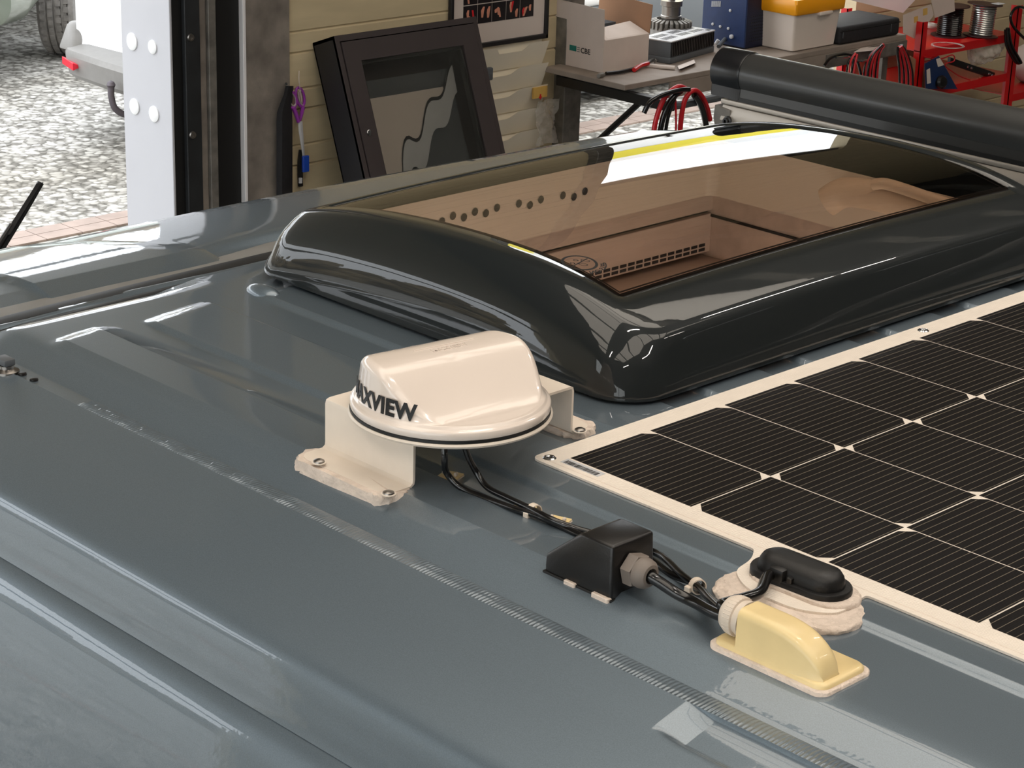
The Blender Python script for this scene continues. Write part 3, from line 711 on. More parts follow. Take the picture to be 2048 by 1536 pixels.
for v in tb_.verts:        # lettering seen from its back: flipped, bent round the circle
    a = -(v.co.x - (x0t + x1t) / 2) / (rg + .006); r = rg + .0035 + v.co.y; t = -PI / 2 - a + .35
    v.co.x = r * math.cos(t); v.co.y = r * math.sin(t)
on_pane(tb_, pc, ux, uy, 'lettering')

# ================================================================= SOLAR PANEL
CA, CB = .1317, .18
pn = thing('solar_panel', (.5, .5, Z0), 'thin white-edged solar panel with dark cells glued to the van roof', 'solar panel')
HP = .0085
def fillet(P, rs, n=6):
    out = []; N = len(P)
    for i in range(N):
        p = Vector(P[i]); a = Vector(P[i - 1]) - p; b = Vector(P[(i + 1) % N]) - p; r = rs[i]
        if r <= 0: out.append(p); continue
        p1 = p + a.normalized() * r; p2 = p + b.normalized() * r
        for k in range(n + 1):
            t = k / n; out.append(p1.lerp(p, t).lerp(p.lerp(p2, t), t))
    return out
PX1, PY1 = 6 * CB + .03, 8 * CA + .03
out_ = [(-.030, -.031), (.292, -.031), (.306, -.052), (.312, -.085), (.345, -.110), (.41, -.108), (.440, -.085), (.432, -.031), (PX1, -.031), (PX1, PY1), (-.030, PY1)]
poly = fillet([Vector((x, y, Z0 + HP - .0025)) for x, y in out_], [.014, .005, .012, .012, .024, .018, .014, .005, .014, .014, .014])
MB().prism(poly, (0, 0, .0025)).build('backing_sheet', 'backing', pn, smooth=30)
pi_ = fillet([Vector((x, y, Z0 - .002)) for x, y in [(-.022, -.024), (PX1 - .01, -.024), (PX1 - .01, PY1 - .01), (-.022, PY1 - .01)]], [.012] * 4)
MB().prism(pi_, (0, 0, HP - .001)).build('adhesive_layer', 'gasket', pn)
m = MB(); m.box((-.012, -.0235, Z0 + HP - .0001), (PX1 - .012, -.0228, Z0 + HP + .0002)); m.build('edge_line', 'sealant', pn, smooth=0)
def cell(i, j):
    g = .0011; c = .013
    x0, x1, y0, y1 = j * CB + g, (j + 1) * CB - g, i * CA + g, (i + 1) * CA - g
    if j % 2 == 0: P = [(x0, y0), (x1, y0), (x1, y1 - c), (x1 - c * 1.0, y1), (x0 + c, y1), (x0, y1 - c)]
    else: P = [(x0 + c, y0), (x1 - c, y0), (x1, y0 + c), (x1, y1), (x0, y1), (x0, y0 + c)]
    return [Vector((x, y, Z0 + HP)) for x, y in P]
for j in range(6):
    for i in range(8): MB().prism(cell(i, j), (0, 0, .0004)).build('cell', 'cell', pn, smooth=0)
for x, y in ((-.0145, -.0165), (-.0145, .69), (PX1 - .015, -.0165), (-.0145, PY1 - .015), (PX1 - .015, PY1 - .015)):
    MB().lathe([(.0035, .000), (.0045, .0014), (.0062, .0016), (.0078, .0002)], (x, y, Z0 + HP), (0, 0, 1), 24, cap=False).build('eyelet', 'chrome', pn)
    MB().lathe([(.001, .0001), (.0042, .0003)], (x, y, Z0 + HP), (0, 0, 1), 20).build('eyelet_hole', 'ink', pn)
lb = MB().box((.001, -.0155, Z0 + HP), (.058, -.0022, Z0 + HP + .0003)).build('serial_label', 'galv', pn, smooth=0); lb.data.materials[0] = M['greylt']
m = MB(); random.seed(5); x = .005
while x < .053:
    w = random.choice((.0006, .0010, .0016)); m.box((x, -.0145, Z0 + HP + .0003), (x + w, -.0065, Z0 + HP + .0005)); x += w + random.choice((.0006, .001))
m.build('barcode', 'ink', lb, smooth=0)
# raised junction box on the tab of the panel
jc = Vector((.374, -.060, Z0 + HP))
def stad(L, W, z, n=12, cx=jc.x, cy=jc.y, rot=.04):
    P = []
    for s, a0 in ((1, -PI / 2), (-1, PI / 2)):
        for k in range(n + 1):
            t = a0 + PI * k / n; x = s * (L - W) + W * math.cos(t); y = W * math.sin(t)
            P.append(Vector((cx + x * math.cos(rot) - y * math.sin(rot), cy + x * math.sin(rot) + y * math.cos(rot), z)))
    return P
random.seed(11)
m = MB(); R = [stad(.066 + a, .034 + a * .8, Z0 + z) for a, z in ((.006, -.001), (.006, .003), (.003, .006), (-.004, HP))]
m = MB()
def blob(cx, cy, L, W, rot, z0, z1, j=.0015, cb=None):
    P = stad(L, W, z0, 20, cx, cy, rot); Q = []
    for s, z in ((1.0, z0), (1.0, z0 + (z1 - z0) * .6), (.96, z1)):
        Q.append([Vector((cx + (p.x - cx) * s, cy + (p.y - cy) * s, z)) + Vector((random.uniform(-j, j), random.uniform(-j, j), random.uniform(-j, j) * .4)) for p in P])
    MB().loft(Q, True, True, True).build('sealant', 'sealant', cb, smooth=60)
blob(.384, -.090, .078, .046, .12, Z0 - .001, Z0 + .0062, .0016, pn)
blob(.380, -.060, .060, .030, .03, Z0 + HP - .002, Z0 + HP + .003, .0008, pn)
jb = MB(); jb.loft([stad(.0555, .0265, jc.z + .0), stad(.0555, .0265, jc.z + .0075), stad(.0545, .0255, jc.z + .009)], True, True, True)
jbo = jb.build('junction_box', 'rubber', pn)
jb = MB(); jb.loft([stad(.048, .0215, jc.z + .008), stad(.0475, .021, jc.z + .013), stad(.046, .0195, jc.z + .018), stad(.043, .0165, jc.z + .0225), stad(.038, .0115, jc.z + .025), stad(.030, .005, jc.z + .0256)], True, True, True)
lid = jb.build('lid', 'rubber', jbo, smooth=60)
cl = Vector((jc.x - .010, jc.y - .021, jc.z + .006))
MB().box((cl.x - .010, cl.y - .006, cl.z - .003), (cl.x + .008, cl.y + .008, cl.z + .014), .003, 2).build('cable_socket', 'rubber', jbo)
MB().box((cl.x + .011, cl.y - .004, cl.z - .002), (cl.x + .017, cl.y + .006, cl.z + .009), .001, 1).build('clip', 'black', jbo)
tx = text('SOLAR', .010, .0003, .0004); x0t, x1t = textw(tx)
TT = frameT((jc.x - .015, jc.y + .002, jc.z + .0251), Vector((1, .04, 0)), Vector((-.04, 1, 0)), Vector((0, 0, 1)))
MB().frombm(tx, TT).build('raised_mark', 'black', lid, smooth=0)

# ================================================================= ANTENNA
ac = at(901, 812, z=Z0 + .068)
an = thing('roof_antenna', (ac.x, ac.y, Z0), 'white domed roof antenna with black lettering on a bent metal bracket', 'antenna')
p1 = at(652, 905, z=Z0); p2 = at(824, 985, z=Z0); p3 = at(1150, 880, z=Z0)
bx0, bx1 = p1.x, p2.x; by0 = (p1.y + p2.y) / 2; by1 = p3.y; hb_ = .0575; th = .003
def fold(x, w=0): 
    P = [(by0 - .040, 0), (by0 - .004, 0), (by0 - .0005, .0025), (by0, .006), (by0, hb_ - .006), (by0 + .0015, hb_ - .0015), (by0 + .006, hb_), (by1 - .006, hb_), (by1 - .0015, hb_ - .0015), (by1, hb_ - .006), (by1, .006), (by1 + .0005, .0025), (by1 + .004, 0), (by1 + .036, 0)]
    return P
m = MB()
P = fold(0); Q = [(y, z + Z0 + .0075) for y, z in P]
def off(Q, t):
    out = []
    for i, (y, z) in enumerate(Q):
        a = Q[max(0, i - 1)]; b = Q[min(len(Q) - 1, i + 1)]; dy, dz = b[0] - a[0], b[1] - a[1]; l = math.hypot(dy, dz); out.append((y + dz / l * t, z - dy / l * t))
    return out
Q2 = off(Q, th)
# outline rounds off at both feet
def xr(i, y):
    e = 0
    for yy, yb_ in ((by0 - .040, 1), (by1 + .036, -1)):
        d = (y - yy) * yb_
        if d < .018: e = .018 - math.sqrt(max(0, .018 ** 2 - (.018 - d) ** 2))
    return e
Qd = []
def dens(Q):
    out = []
    for (a, b) in zip(Q, Q[1:]):
        out.append(a)
        if abs(b[0] - a[0]) > .03 and abs(a[1] - b[1]) < .001 and abs(a[1] - Z0 - .0075) < .006:
            for t in range(1, 14): out.append((a[0] + (b[0] - a[0]) * t / 14, a[1] + (b[1] - a[1]) * t / 14))
    out.append(Q[-1]); return out
Qd, Qe = dens(Q), dens(Q2)
rings = []
for (a, b) in zip(Qd, Qe):
    e = xr(0, a[0]); rings.append([Vector((bx0 + e, a[0], a[1])), Vector((bx1 - e, a[0], a[1])), Vector((bx1 - e, b[0], b[1])), Vector((bx0 + e, b[0], b[1]))])
m.loft(rings, True, True, True)
br = m.build('mounting_bracket', 'bracket', an, smooth=40)
def rivet(p, parent, r=.0065): 
    MB().lathe([(r * 1.25, 0), (r * 1.25, .0008), (r, .001)], p, (0, 0, 1), 20).build('washer', 'bracket', parent)
    MB().lathe([(r, .0008), (r * .95, .0024), (r * .6, .0036), (.0005, .004)], p, (0, 0, 1), 20).build('rivet', 'steel', parent)
for (a, b) in ((638, 925), (777, 988), (1160, 862)): rivet(at(a, b, z=Z0 + .0108), br)
random.seed(2)
for yy in (by0 - .022, by1 + .020): blob((bx0 + bx1) / 2, yy, (bx1 - bx0) / 2 + .009, .026, 0, Z0 - .006, Z0 + .0068, .0022, an)
zc = Z0 + .0075 + hb_
base = Vector((ac.x, ac.y, zc))
MB().lathe([(.1115, -.0035), (.113, -.001), (.1115, .0012)], base, (0, 0, 1), 64).build('base_disc', 'bracket', an)
MB().lathe([(.107, .001), (.1108, .0015), (.1108, .0045), (.107, .0055)], base, (0, 0, 1), 64).build('gasket_ring', 'gasket', an)
# dome: round skirt, round walls and a loaf-shaped crown
a0 = at(735, 712, z=Z0 + .150); a1 = at(1040, 650, z=Z0 + .150)
ua = (a1 - a0); ua.z = 0; ua.normalize(); va = Vector((-ua.y, ua.x, 0))
if (va.dot(CAM - base)) > 0: va = -va      # va points away from the camera
RD = .1035; HS = .017; HT = .0665
def crown(v):
    if v >= .006: return HS + (HT - HS) * (1 - .85 * sstep(.03, .11, v) ** 1.2)
    t = min(1, (.006 - v) / .094)
    return HS + (HT - HS) * (.5 + .5 * math.cos(PI * t ** .92))
def cr2(v):
    s = 0
    for k in range(-3, 4): s += crown(v + k * .0035)
    return s / 7
NT = 128; m = MB(); rings = []
for r, z in ((.1098, .0050), (.1105, .0060), (.1105, .0125), (.1095, .0140), (.1070, .0150), (.1055, .0162), (.1045, .0180)):
    rings.append([base + (ua * math.cos(2 * PI * k / NT) + va * math.sin(2 * PI * k / NT)) * r + Vector((0, 0, z)) for k in range(NT)])
fil = .010
for q in (0, .15, .3, .45, .6, .75, .87, .95):
    ring = []
    for k in range(NT):
        t = 2 * PI * k / NT; rw = RD - .004 * q; zt = max(cr2(rw * math.sin(t)) - fil * min(1, (cr2(rw * math.sin(t)) - .018) / .025), .0190)
        ring.append(base + (ua * math.cos(t) + va * math.sin(t)) * (rw) + Vector((0, 0, .0186 + (zt - .0186) * q)))
    rings.append(ring)
for s in [0, .03, .07, .12, .18, .25, .33, .42, .52, .62, .72, .82, .92, 1.0, 1.12, 1.4, 2.0, 3.0, 4.0, 5.0, 6.0, 7.0, 8.0]:
    ring = []
    for k in range(NT):
        t = 2 * PI * k / NT; ins = fil * min(s, 1) + max(0, s - 1) * (RD - fil - .006) / 7.0
        rr = RD - .004 - ins; v = rr * math.sin(t); c = cr2(v)
        fl_ = min(1, max(0, (cr2((RD - .004) * math.sin(t)) - .018)) / .025)
        dz = fil * fl_ * (1 - math.sqrt(max(0, 1 - (1 - min(s, 1)) ** 2)))
        ring.append(base + (ua * math.cos(t) + va * math.sin(t)) * rr + Vector((0, 0, max(c - dz, .0186))))
    rings.append(ring)
m.loft(rings, True, False, True); dome = m.build('dome', 'white', an, smooth=80)
# lettering wrapped round the dome wall
tx = text('MAXVIEW', .0252, .0003, .0009, 0, 1.06); x0t, x1t = textw(tx)
vc = at(770, 812, z=zc + .036) - base; th_c = math.atan2(vc.y, vc.x)
e0 = at(833, 838, z=zc + .034)
# angle of the last letter: point on the wall seen at that pixel
def wall_angle(px, py):
    best = None
    for k in range(720):
        t = 2 * PI * k / 720; d = Vector((math.cos(t), math.sin(t), 0)); p = base + d * (RD - .001)
        if d.dot(CAM - p) < 0: continue
        v = ray(px, py); s = (p - CAM).dot(RZ); q = CAM + v * s
        e = (Vector((q.x, q.y, 0)) - Vector((p.x, p.y, 0))).length
        # compare only sideways
        e = abs((p - CAM).dot(RX) / s - (px - 1024) / F)
        if best is None or e < best[0]: best = (e, t)
    return best[1]
tE = wall_angle(834, 838)
for v in tx.verts:
    a = tE - (x1t - v.co.x) / RD; r = RD + .0004 - .0025 * (v.co.y + .003) / .038 + v.co.z
    p = base + Vector((math.cos(a) * r, math.sin(a) * r, 0)); v.co = Vector((p.x, p.y, base.z + .0215 + v.co.y))
MB().frombm(tx).build('lettering', 'ink', dome, smooth=0)
# raised mark on the crown: a bar and the same word
o = base + va * .010 ; zt = Z0 + .0075 + hb_ + cr2(.010)
m = MB()
for q in (-1, 1): pass
c0 = base + va * .022 - ua * .035; c1 = base + va * .022 + ua * .045
m.tube([Vector((c0.x, c0.y, base.z + cr2(.022) + .0002)), Vector((c1.x, c1.y, base.z + cr2(.022) + .0002))], .0009, 6, smooth=False)
m.build('raised_bar', 'white', dome)
tx = text('MAXVIEW', .0105, .0004, .0001); x0t, x1t = textw(tx)
for v in tx.verts:
    u_ = v.co.x - (x0t + x1t) / 2 + .006; vv = .009 + v.co.y; p = base + ua * u_ + va * vv; v.co = Vector((p.x, p.y, base.z + cr2(vv) + .0003 + v.co.z))
MB().frombm(tx).build('raised_lettering', 'white', dome, smooth=0)

# ================================================================= CABLES, CABLE ENTRIES, CLIPS
def path(L, base_h=0.0): return [rf(a, b, h) for a, b, h in L]
def cable(name, L, r, label, mt='cable', group=None):
    o = MB().tube(L, r, 12).build(name, mt, smooth=60); return tag(o, label, 'cable', group)
cable('antenna_cable', path([(889, 882, .062), (889, 915, .045), (893, 945, .022), (922, 975, .008), (975, 998, .006), (1030, 1018, .009), (1070, 1030, .010), (1120, 1052, .008), (1190, 1082, .008), (1262, 1098, .006), (1305, 1122, .005), (1345, 1150, .006), (1393, 1168, .008), (1412, 1190, .012), (1440, 1222, .022)]), .0036, 'left thin black cable from under the antenna, sagging furthest forward')
cable('antenna_cable', path([(927, 880, .062), (936, 912, .042), (953, 945, .022), (975, 975, .010), (1015, 996, .010), (1060, 1017, .013), (1105, 1040, .013), (1160, 1060, .009), (1240, 1080, .008), (1308, 1104, .006), (1335, 1122, .010), (1362, 1148, .012), (1400, 1178, .014), (1420, 1200, .018), (1444, 1222, .024)]), .0036, 'right thin black cable from under the antenna, crossing over the other one')
# black angled cable housing
q0 = rf(1092, 1140); q1 = rf(1221, 1203); q2 = rf(1305, 1166)
kx0, kx1, ky0, ky1 = q0.x, q1.x, q1.y, q2.y + .001
kz = .056
hs = thing('cable_housing', ((kx0 + kx1) / 2, (ky0 + ky1) / 2, Z0), 'black wedge-shaped cable housing with grey gland glued on the roof', 'cable housing')
xm = kx0 + .046
MB().hull([(kx0, ky0, Z0 - .001), (kx0, ky1, Z0 - .001), (kx1, ky0, Z0 - .001), (kx1, ky1, Z0 - .001), (kx0, ky0 + .001, Z0 + .018), (kx0, ky1 - .001, Z0 + .018), (xm, ky0 + .002, Z0 + kz), (xm, ky1 - .002, Z0 + kz), (kx1 - .002, ky0 + .002, Z0 + kz), (kx1 - .002, ky1 - .002, Z0 + kz)], .0035, 3).build('housing', 'black', hs)
MB().box((kx0 + .03, ky0 - .0035, Z0 - .003), (kx0 + .045, ky0 + .004, Z0 + .0025), .001, 1).build('sealant', 'sealant', hs)
MB().box((kx0 + .068, ky0 - .004, Z0 - .003), (kx0 + .09, ky0 + .004, Z0 + .003), .001, 1).build('sealant', 'sealant', hs)
MB().box((kx0 - .001, ky0 - .001, Z0 - .003), (kx1 + .001, ky1 + .001, Z0 + .001), .0005, 1).build('adhesive_layer', 'gasket', hs)
gc = at(1262, 1135, x=kx1); gn = thing
m = MB(); m.lathe([(.0165, 0), (.0175, .001), (.0175, .011), (.0165, .0125)], gc, (1, 0, 0), 6); nut = m.build('gland_nut', 'gland', hs, smooth=20)
m = MB(); m.lathe([(.014, .012), (.0152, .013), (.0155, .017), (.0145, .022), (.011, .026), (.0078, .0265), (.0074, .022)], gc, (1, 0, 0), 28); m.build('gland_cap', 'gland', hs)
# thick cable from the housing to the cream entry
ec0 = rf(1423, 1290); ec1 = rf(1640, 1400); ec2 = rf(1748, 1345)
ex0, ex1 = ec0.x - .004, ec2.x + .001; ey0, ey1 = (ec0.y + ec1.y) / 2 - .001, ec2.y + .0
EC = Vector(((ex0 + ex1) / 2, (ey0 + ey1) / 2, Z0))
h_a = rf(1469, 1292, .009); h_b = rf(1640, 1360, .009); HHt = .0455
hw = .0170; hx0 = h_a.x; hx1 = h_b.x + .004; hyc = h_a.y + hw + .001
gl0 = Vector((hx0, hyc, Z0 + .029))
cable('thick_cable', [gc + Vector((.010, 0, 0)), gc + Vector((.030, .0, -.001)), rf(1352, 1186, .017), rf(1392, 1206, .015), Vector((gl0.x - .035, gl0.y + .001, gl0.z - .008)), Vector((gl0.x - .012, gl0.y, gl0.z))], .0058, 'thick black cable between the black housing and the cream cable entry')
s0 = Vector((cl.x - .004, cl.y - .004, cl.z + .005))
cable('thick_cable', [s0 + Vector((.004, .012, .002)), s0 + Vector((-.002, -.006, .001)), rf(1520, 1184, .024), rf(1490, 1196, .026), rf(1466, 1202, .028), rf(1444, 1210, .030), Vector((gl0.x - .020, gl0.y + .003, gl0.z + .003))], .0056, 'thick black cable from the panel junction box to the cream entry')
# cream cable entry
ce = thing('cable_entry', EC, 'yellowed cream cable entry hood with white gland at the roof edge', 'cable entry')
def plate(i, z0, z1, r, mt, name, dx=0, top=.002):
    P = [rrect(ex0 + i, ex1 - i, ey0 + i, ey1 - i, r, Z0 + z0), rrect(ex0 + i, ex1 - i, ey0 + i, ey1 - i, r, Z0 + z1 - top), rrect(ex0 + i + top, ex1 - i - top, ey0 + i + top, ey1 - i - top, r - top * .5, Z0 + z1)]
    return MB().loft(P, True, True, True).build(name, mt, ce, smooth=60)
plate(.0, -.014, .0035, .012, 'sealant', 'sealant', top=.001)
plate(.004, .002, .0085, .011, 'cream', 'base_plate', top=.0025)
m = MB(); rings = []
for k in range(25):
    t = k / 24; x = hx0 + (hx1 - hx0) * t
    zt = HHt if t < .32 else HHt - (HHt - .010) * (1 - max(0, 1 - ((t - .32) / .68) ** 2.3) ** .55)
    w = hw * (1 - .10 * sstep(.6, 1, t)) * (1 - .30 * max(0, (t - .86) / .14) ** 2.2); r = min(.008, max(.001, (zt - .008) * .45)); zt = max(zt, .0095)
    ring = []
    for (yy, zz) in [(-w - .002, .006), (-w - .0005, .010)] + [(-w + r - r * math.cos(a), zt - r + r * math.sin(a)) for a in [PI / 2 * q / 5 for q in range(6)]] + [(w - r + r * math.sin(a), zt - r + r * math.cos(a)) for a in [PI / 2 * q / 5 for q in range(6)]] + [(w + .0005, .010), (w + .002, .006)]:
        ring.append(Vector((x, hyc + yy, Z0 + min(max(zz, .006), 1))))
    rings.append(ring)
m.loft(rings, True, True, True); m.build('hood', 'cream', ce, smooth=50)
m = MB(); m.lathe([(.0175, -.001), (.0175, -.005), (.0165, -.0055), (.0165, -.008), (.0187, -.0085), (.0190, -.013), (.0184, -.018), (.0160, -.023), (.0120, -.026), (.008, -.0265), (.0075, -.020)], gl0, (1, 0, 0), 32); gw = m.build('gland', 'glandw', ce)
m = MB()
for k in range(32):
    t = 2 * PI * k / 32; d_ = Vector((0, math.cos(t), math.sin(t))); p = gl0 + d_ * .0186; m.tube([p + Vector((-.009, 0, 0)), p + Vector((-.017, 0, 0)) - d_ * .0003], .0007, 5, smooth=False)
m.build('grip_ribs', 'glandw', gw)
# adhesive cable mounts on the roof
mounts = []
def cable_mount(p, label, a=0.35, s=1.0, tie=False):
    o = thing('cable_mount', p, label, 'cable mount', 'adhesive cable mounts on the roof')
    ca, sa = math.cos(a), math.sin(a)
    T = frameT(p, Vector((ca, sa, 0)), Vector((-sa, ca, 0)), Vector((0, 0, 1)))
    def bx(A_, B_, nm, mt, bev=.0005):
        m = MB().box(A_, B_, bev, 1); m.v = [T @ v for v in m.v]; return m.build(nm, mt, o)
    bx((-.012 * s, -.012 * s, -.001), (.012 * s, .012 * s, .001), 'adhesive_pad', 'sealant')
    bx((-.0115 * s, -.0115 * s, .001), (.0115 * s, .0115 * s, .003), 'base', 'cream')
    bx((-.009 * s, -.003, .003), (-.0055 * s, .003, .0075), 'tie_loop', 'glandw', .001)
    bx((.0055 * s, -.003, .003), (.009 * s, .003, .0075), 'tie_loop', 'glandw', .001)
    return o
cable_mount(rf(900, 955), 'yellowed cable mount under the antenna, furthest from the black housing')
cable_mount(rf(1048, 1020), 'cable mount nearest the white cable tie, left of it')
cable_mount(rf(1115, 1046), 'cable mount touching the cables just before the black housing')
def tie(p, d, label, r=.0068):
    d = Vector(d).normalized(); o = thing('cable_tie', p, label, 'cable tie')
    MB().lathe([(r, -.004), (r + .0012, -.0038), (r + .0012, .0038), (r, .004), (r, -.004)], p, d, 24, cap=False).build('strap', 'glandw', o)
    s = Vector((0, 0, 1)); q = p + d.cross(s).normalized() * (r + .003) - s * .002
    MB().box(q - Vector((.0035, .0025, .003)), q + Vector((.0035, .0025, .003)), .0007, 1).build('head', 'glandw', o); return o
tp = rf(1068, 1022, .010); tie(tp, (1, -.1, 0), 'white cable tie around the two antenna cables behind the black housing')
MB_t = MB().tube([rf(1034, 1016, .004), rf(1060, 1030, .003), rf(1088, 1040, .002)], .0022, 6).build('tie_tail', 'glandw', bpy.data.objects['cable_tie'])
tie(rf(1395, 1172, .011), (1, -.45, .1), 'white cable tie around the cables beside the cream cable entry')

# ================================================================= AWNING
YA = 1.42
A0 = at(1478, 143, y=YA); 
aw = thing('awning', (A0.x + 1.5, YA, Z0), 'rolled-up dark grey awning case along the far roof edge', 'awning')
R_ = .0385
def arc(r, x, a0=0, a1=2 * PI, n=40, dy=0, dz=0): return [Vector((x, YA + dy + r * math.cos(a0 + (a1 - a0) * k / n), A0.z + dz + r * math.sin(a0 + (a1 - a0) * k / n))) for k in range(n)]
xe = A0.x - .005; XL = A0.x + 3.2
def casep(x, r, low): 
    P = []
    for k in range(36):
        t = math.radians(-58 + 276 * k / 35); P.append(Vector((x, YA + r * math.cos(t), A0.z + r * math.sin(t))))
    P += [Vector((x, YA - r * .82, A0.z - r * low)), Vector((x, YA + r * .62, A0.z - r * low))]
    return P
MB().loft([casep(xe + .035, R_, 1.05), casep(XL, R_, 1.05)], True, True, True).build('case', 'awn', aw)
m = MB(); m.loft([casep(xe - .035, R_ * .93, 1.1), casep(xe - .031, R_ * 1.04, 1.12), casep(xe + .032, R_ * 1.06, 1.12), casep(xe + .036, R_ * 1.03, 1.1)], True, True, True); m.build('end_cap', 'awncap', aw)
zb_ = A0.z - R_ * 1.05
YN = YA - R_ * .82
MB().box((xe + .01, YN - .001, zb_ - .008), (XL, YN + .03, zb_ + .001)).build('seal_strip', 'gasket', aw)
MB().box((xe - .005, YN - .004, zb_ - .016), (XL, YN + .02, zb_ - .007), .002, 2).build('rail', 'alu', aw)
MB().hull([(xe, YN - .003, zb_ - .017), (XL, YN - .003, zb_ - .017), (xe, YN - .010, zb_ - .046), (XL, YN - .010, zb_ - .046), (xe, YN + .04, zb_ - .017), (XL, YN + .04, zb_ - .017), (xe, YN + .04, zb_ - .046), (XL, YN + .04, zb_ - .046)], .002, 2).build('rail', 'alu', aw)
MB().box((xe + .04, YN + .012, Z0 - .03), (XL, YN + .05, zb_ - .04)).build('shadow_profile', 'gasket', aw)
bk = MB().hull([(xe - .015, YN - .008, zb_ - .02), (xe + .022, YN - .008, zb_ - .024), (xe - .017, YN - .008, zb_ - .045), (xe + .022, YN - .008, zb_ - .052), (xe - .002, YN - .004, Z0 - .03), (xe + .032, YN - .004, Z0 - .03), (xe - .015, YN + .03, zb_ - .02), (xe + .022, YN + .03, zb_ - .024), (xe - .002, YN + .03, Z0 - .03), (xe + .032, YN + .03, Z0 - .03)], .001, 1).build('end_bracket', 'galv', aw)
MB().lathe([(.009, -.012), (.009, 0), (.006, .001), (.006, .006), (.003, .006), (.003, .002)], (xe + .02, YN - .012, zb_ - .044), (0, -1, 0), 20).build('bolt', 'black', aw)

# ================================================================= WORKSHOP WALL AND BENCH
XB = -3.93; ZB = 1.26                       # bench front and top
def wp(px, py, x=XW): return at(px, py, x=x)
# black display cabinet leaning against the wall
TL, TR = wp(668, 72, XW + .12), wp(952, 31, XW + .12)
Wc = TR.y - TL.y; lean = math.radians(20)
dn = Vector((math.sin(lean), 0, -math.cos(lean))); nrm = Vector((math.cos(lean), 0, math.sin(lean))); ry = Vector((0, 1, 0))
HC = .92; DC = .13
cbn = thing('display_cabinet', TL + dn * HC, 'black framed glass display cabinet leaning against the cream wall', 'cabinet')
def cb(a, b, c, A_, B_, D_, nm, mt, bev=0, par=cbn):    # across, down, out of the front face
    m = MB(); pts = [TL + ry * yy + dn * dd + nrm * nn for nn in (c, D_) for yy, dd in ((a, b), (A_, b), (A_, B_), (a, B_))]
    if bev: m.hull(pts, bev, 2)
    else: m.hexa(pts)
    return m.build(nm, mt, par)
cb(0, 0, -DC, .012, HC, -.001, 'case', 'cabside'); cb(Wc - .012, 0, -DC, Wc, HC, -.001, 'case_side', 'cabside')
cb(0, 0, -DC, Wc, .012, -.001, 'case_top', 'cab'); cb(0, HC - .012, -DC, Wc, HC, -.001, 'case_bottom', 'cab'); cb(0, 0, -DC, Wc, HC, -DC + .006, 'back_panel', 'cab')
for a, b, A_, B_ in ((0, 0, Wc, .022), (0, HC - .022, Wc, HC), (0, .022, .020, HC - .022), (Wc - .020, .022, Wc, HC - .022)): cb(a, b, -.012, A_, B_, 0, 'rim', 'cab')
dr = cb(.024, .026, -.006, Wc - .024, .100, .004, 'door_rail', 'cab')
cb(.024, .10, -.006, .096, HC - .1, .004, 'door_stile', 'cab'); cb(Wc - .096, .10, -.006, Wc - .024, HC - .1, .004, 'door_stile', 'cab'); cb(.024, HC - .1, -.006, Wc - .024, HC - .026, .004, 'door_rail', 'cab')
cb(.094, .098, -.004, Wc - .094, HC - .098, -.001, 'pane', 'clear')
for a, b, A_, B_ in ((.094, .098, Wc - .094, .112), (.094, .098, .106, HC - .1), (Wc - .106, .098, Wc - .094, HC - .1)): cb(a, b, -.03, A_, B_, -.006, 'glazing_bead', 'gasket')
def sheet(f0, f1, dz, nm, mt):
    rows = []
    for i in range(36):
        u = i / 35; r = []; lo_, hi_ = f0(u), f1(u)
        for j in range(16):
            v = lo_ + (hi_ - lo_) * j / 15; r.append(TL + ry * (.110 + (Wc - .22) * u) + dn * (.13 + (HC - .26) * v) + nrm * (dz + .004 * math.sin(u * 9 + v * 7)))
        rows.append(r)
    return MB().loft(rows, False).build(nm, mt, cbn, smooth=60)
wave = lambda u: .92 - .55 * sstep(.1, .42, u) + .06 * math.sin(u * 17) - .28 * sstep(.5, .95, u)  # wavy sheets imitate, in shape and colour, a reflection in the door glass
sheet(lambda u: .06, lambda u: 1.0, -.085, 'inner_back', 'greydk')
sheet(lambda u: .16, lambda u: wave(u), -.070, 'reflection_sheet', 'mount')
sheet(lambda u: wave(u) - .008, lambda u: wave(u) + .012, -.066, 'reflection_edge', 'cabside')
sheet(lambda u: wave(u) + .012, lambda u: min(1, wave(u) + .17), -.068, 'reflection_band', 'greylt')
lkp = wp(737, 238, XW + .12); k_ = (lkp - TL); 
lo = TL + ry * .058 + dn * .36
m = MB().lathe([(.011, 0), (.011, .003), (.008, .004), (.0, .005)], lo + nrm * .004, nrm, 20); m.build('lock', 'chrome', cbn)
MB().box(TL + ry * Wc + dn * .20 + Vector((-.02, 0, -.05)), TL + ry * (Wc + .035) + dn * .20 + Vector((.0, 0, .0)), .006, 2).build('latch', 'greydk', cbn)
struct(MB().box((XW, TL.y - .1, 0), (XW + .62, TR.y + .02, (TL + dn * HC).z - .004)).build('trim_13', 'plain'))

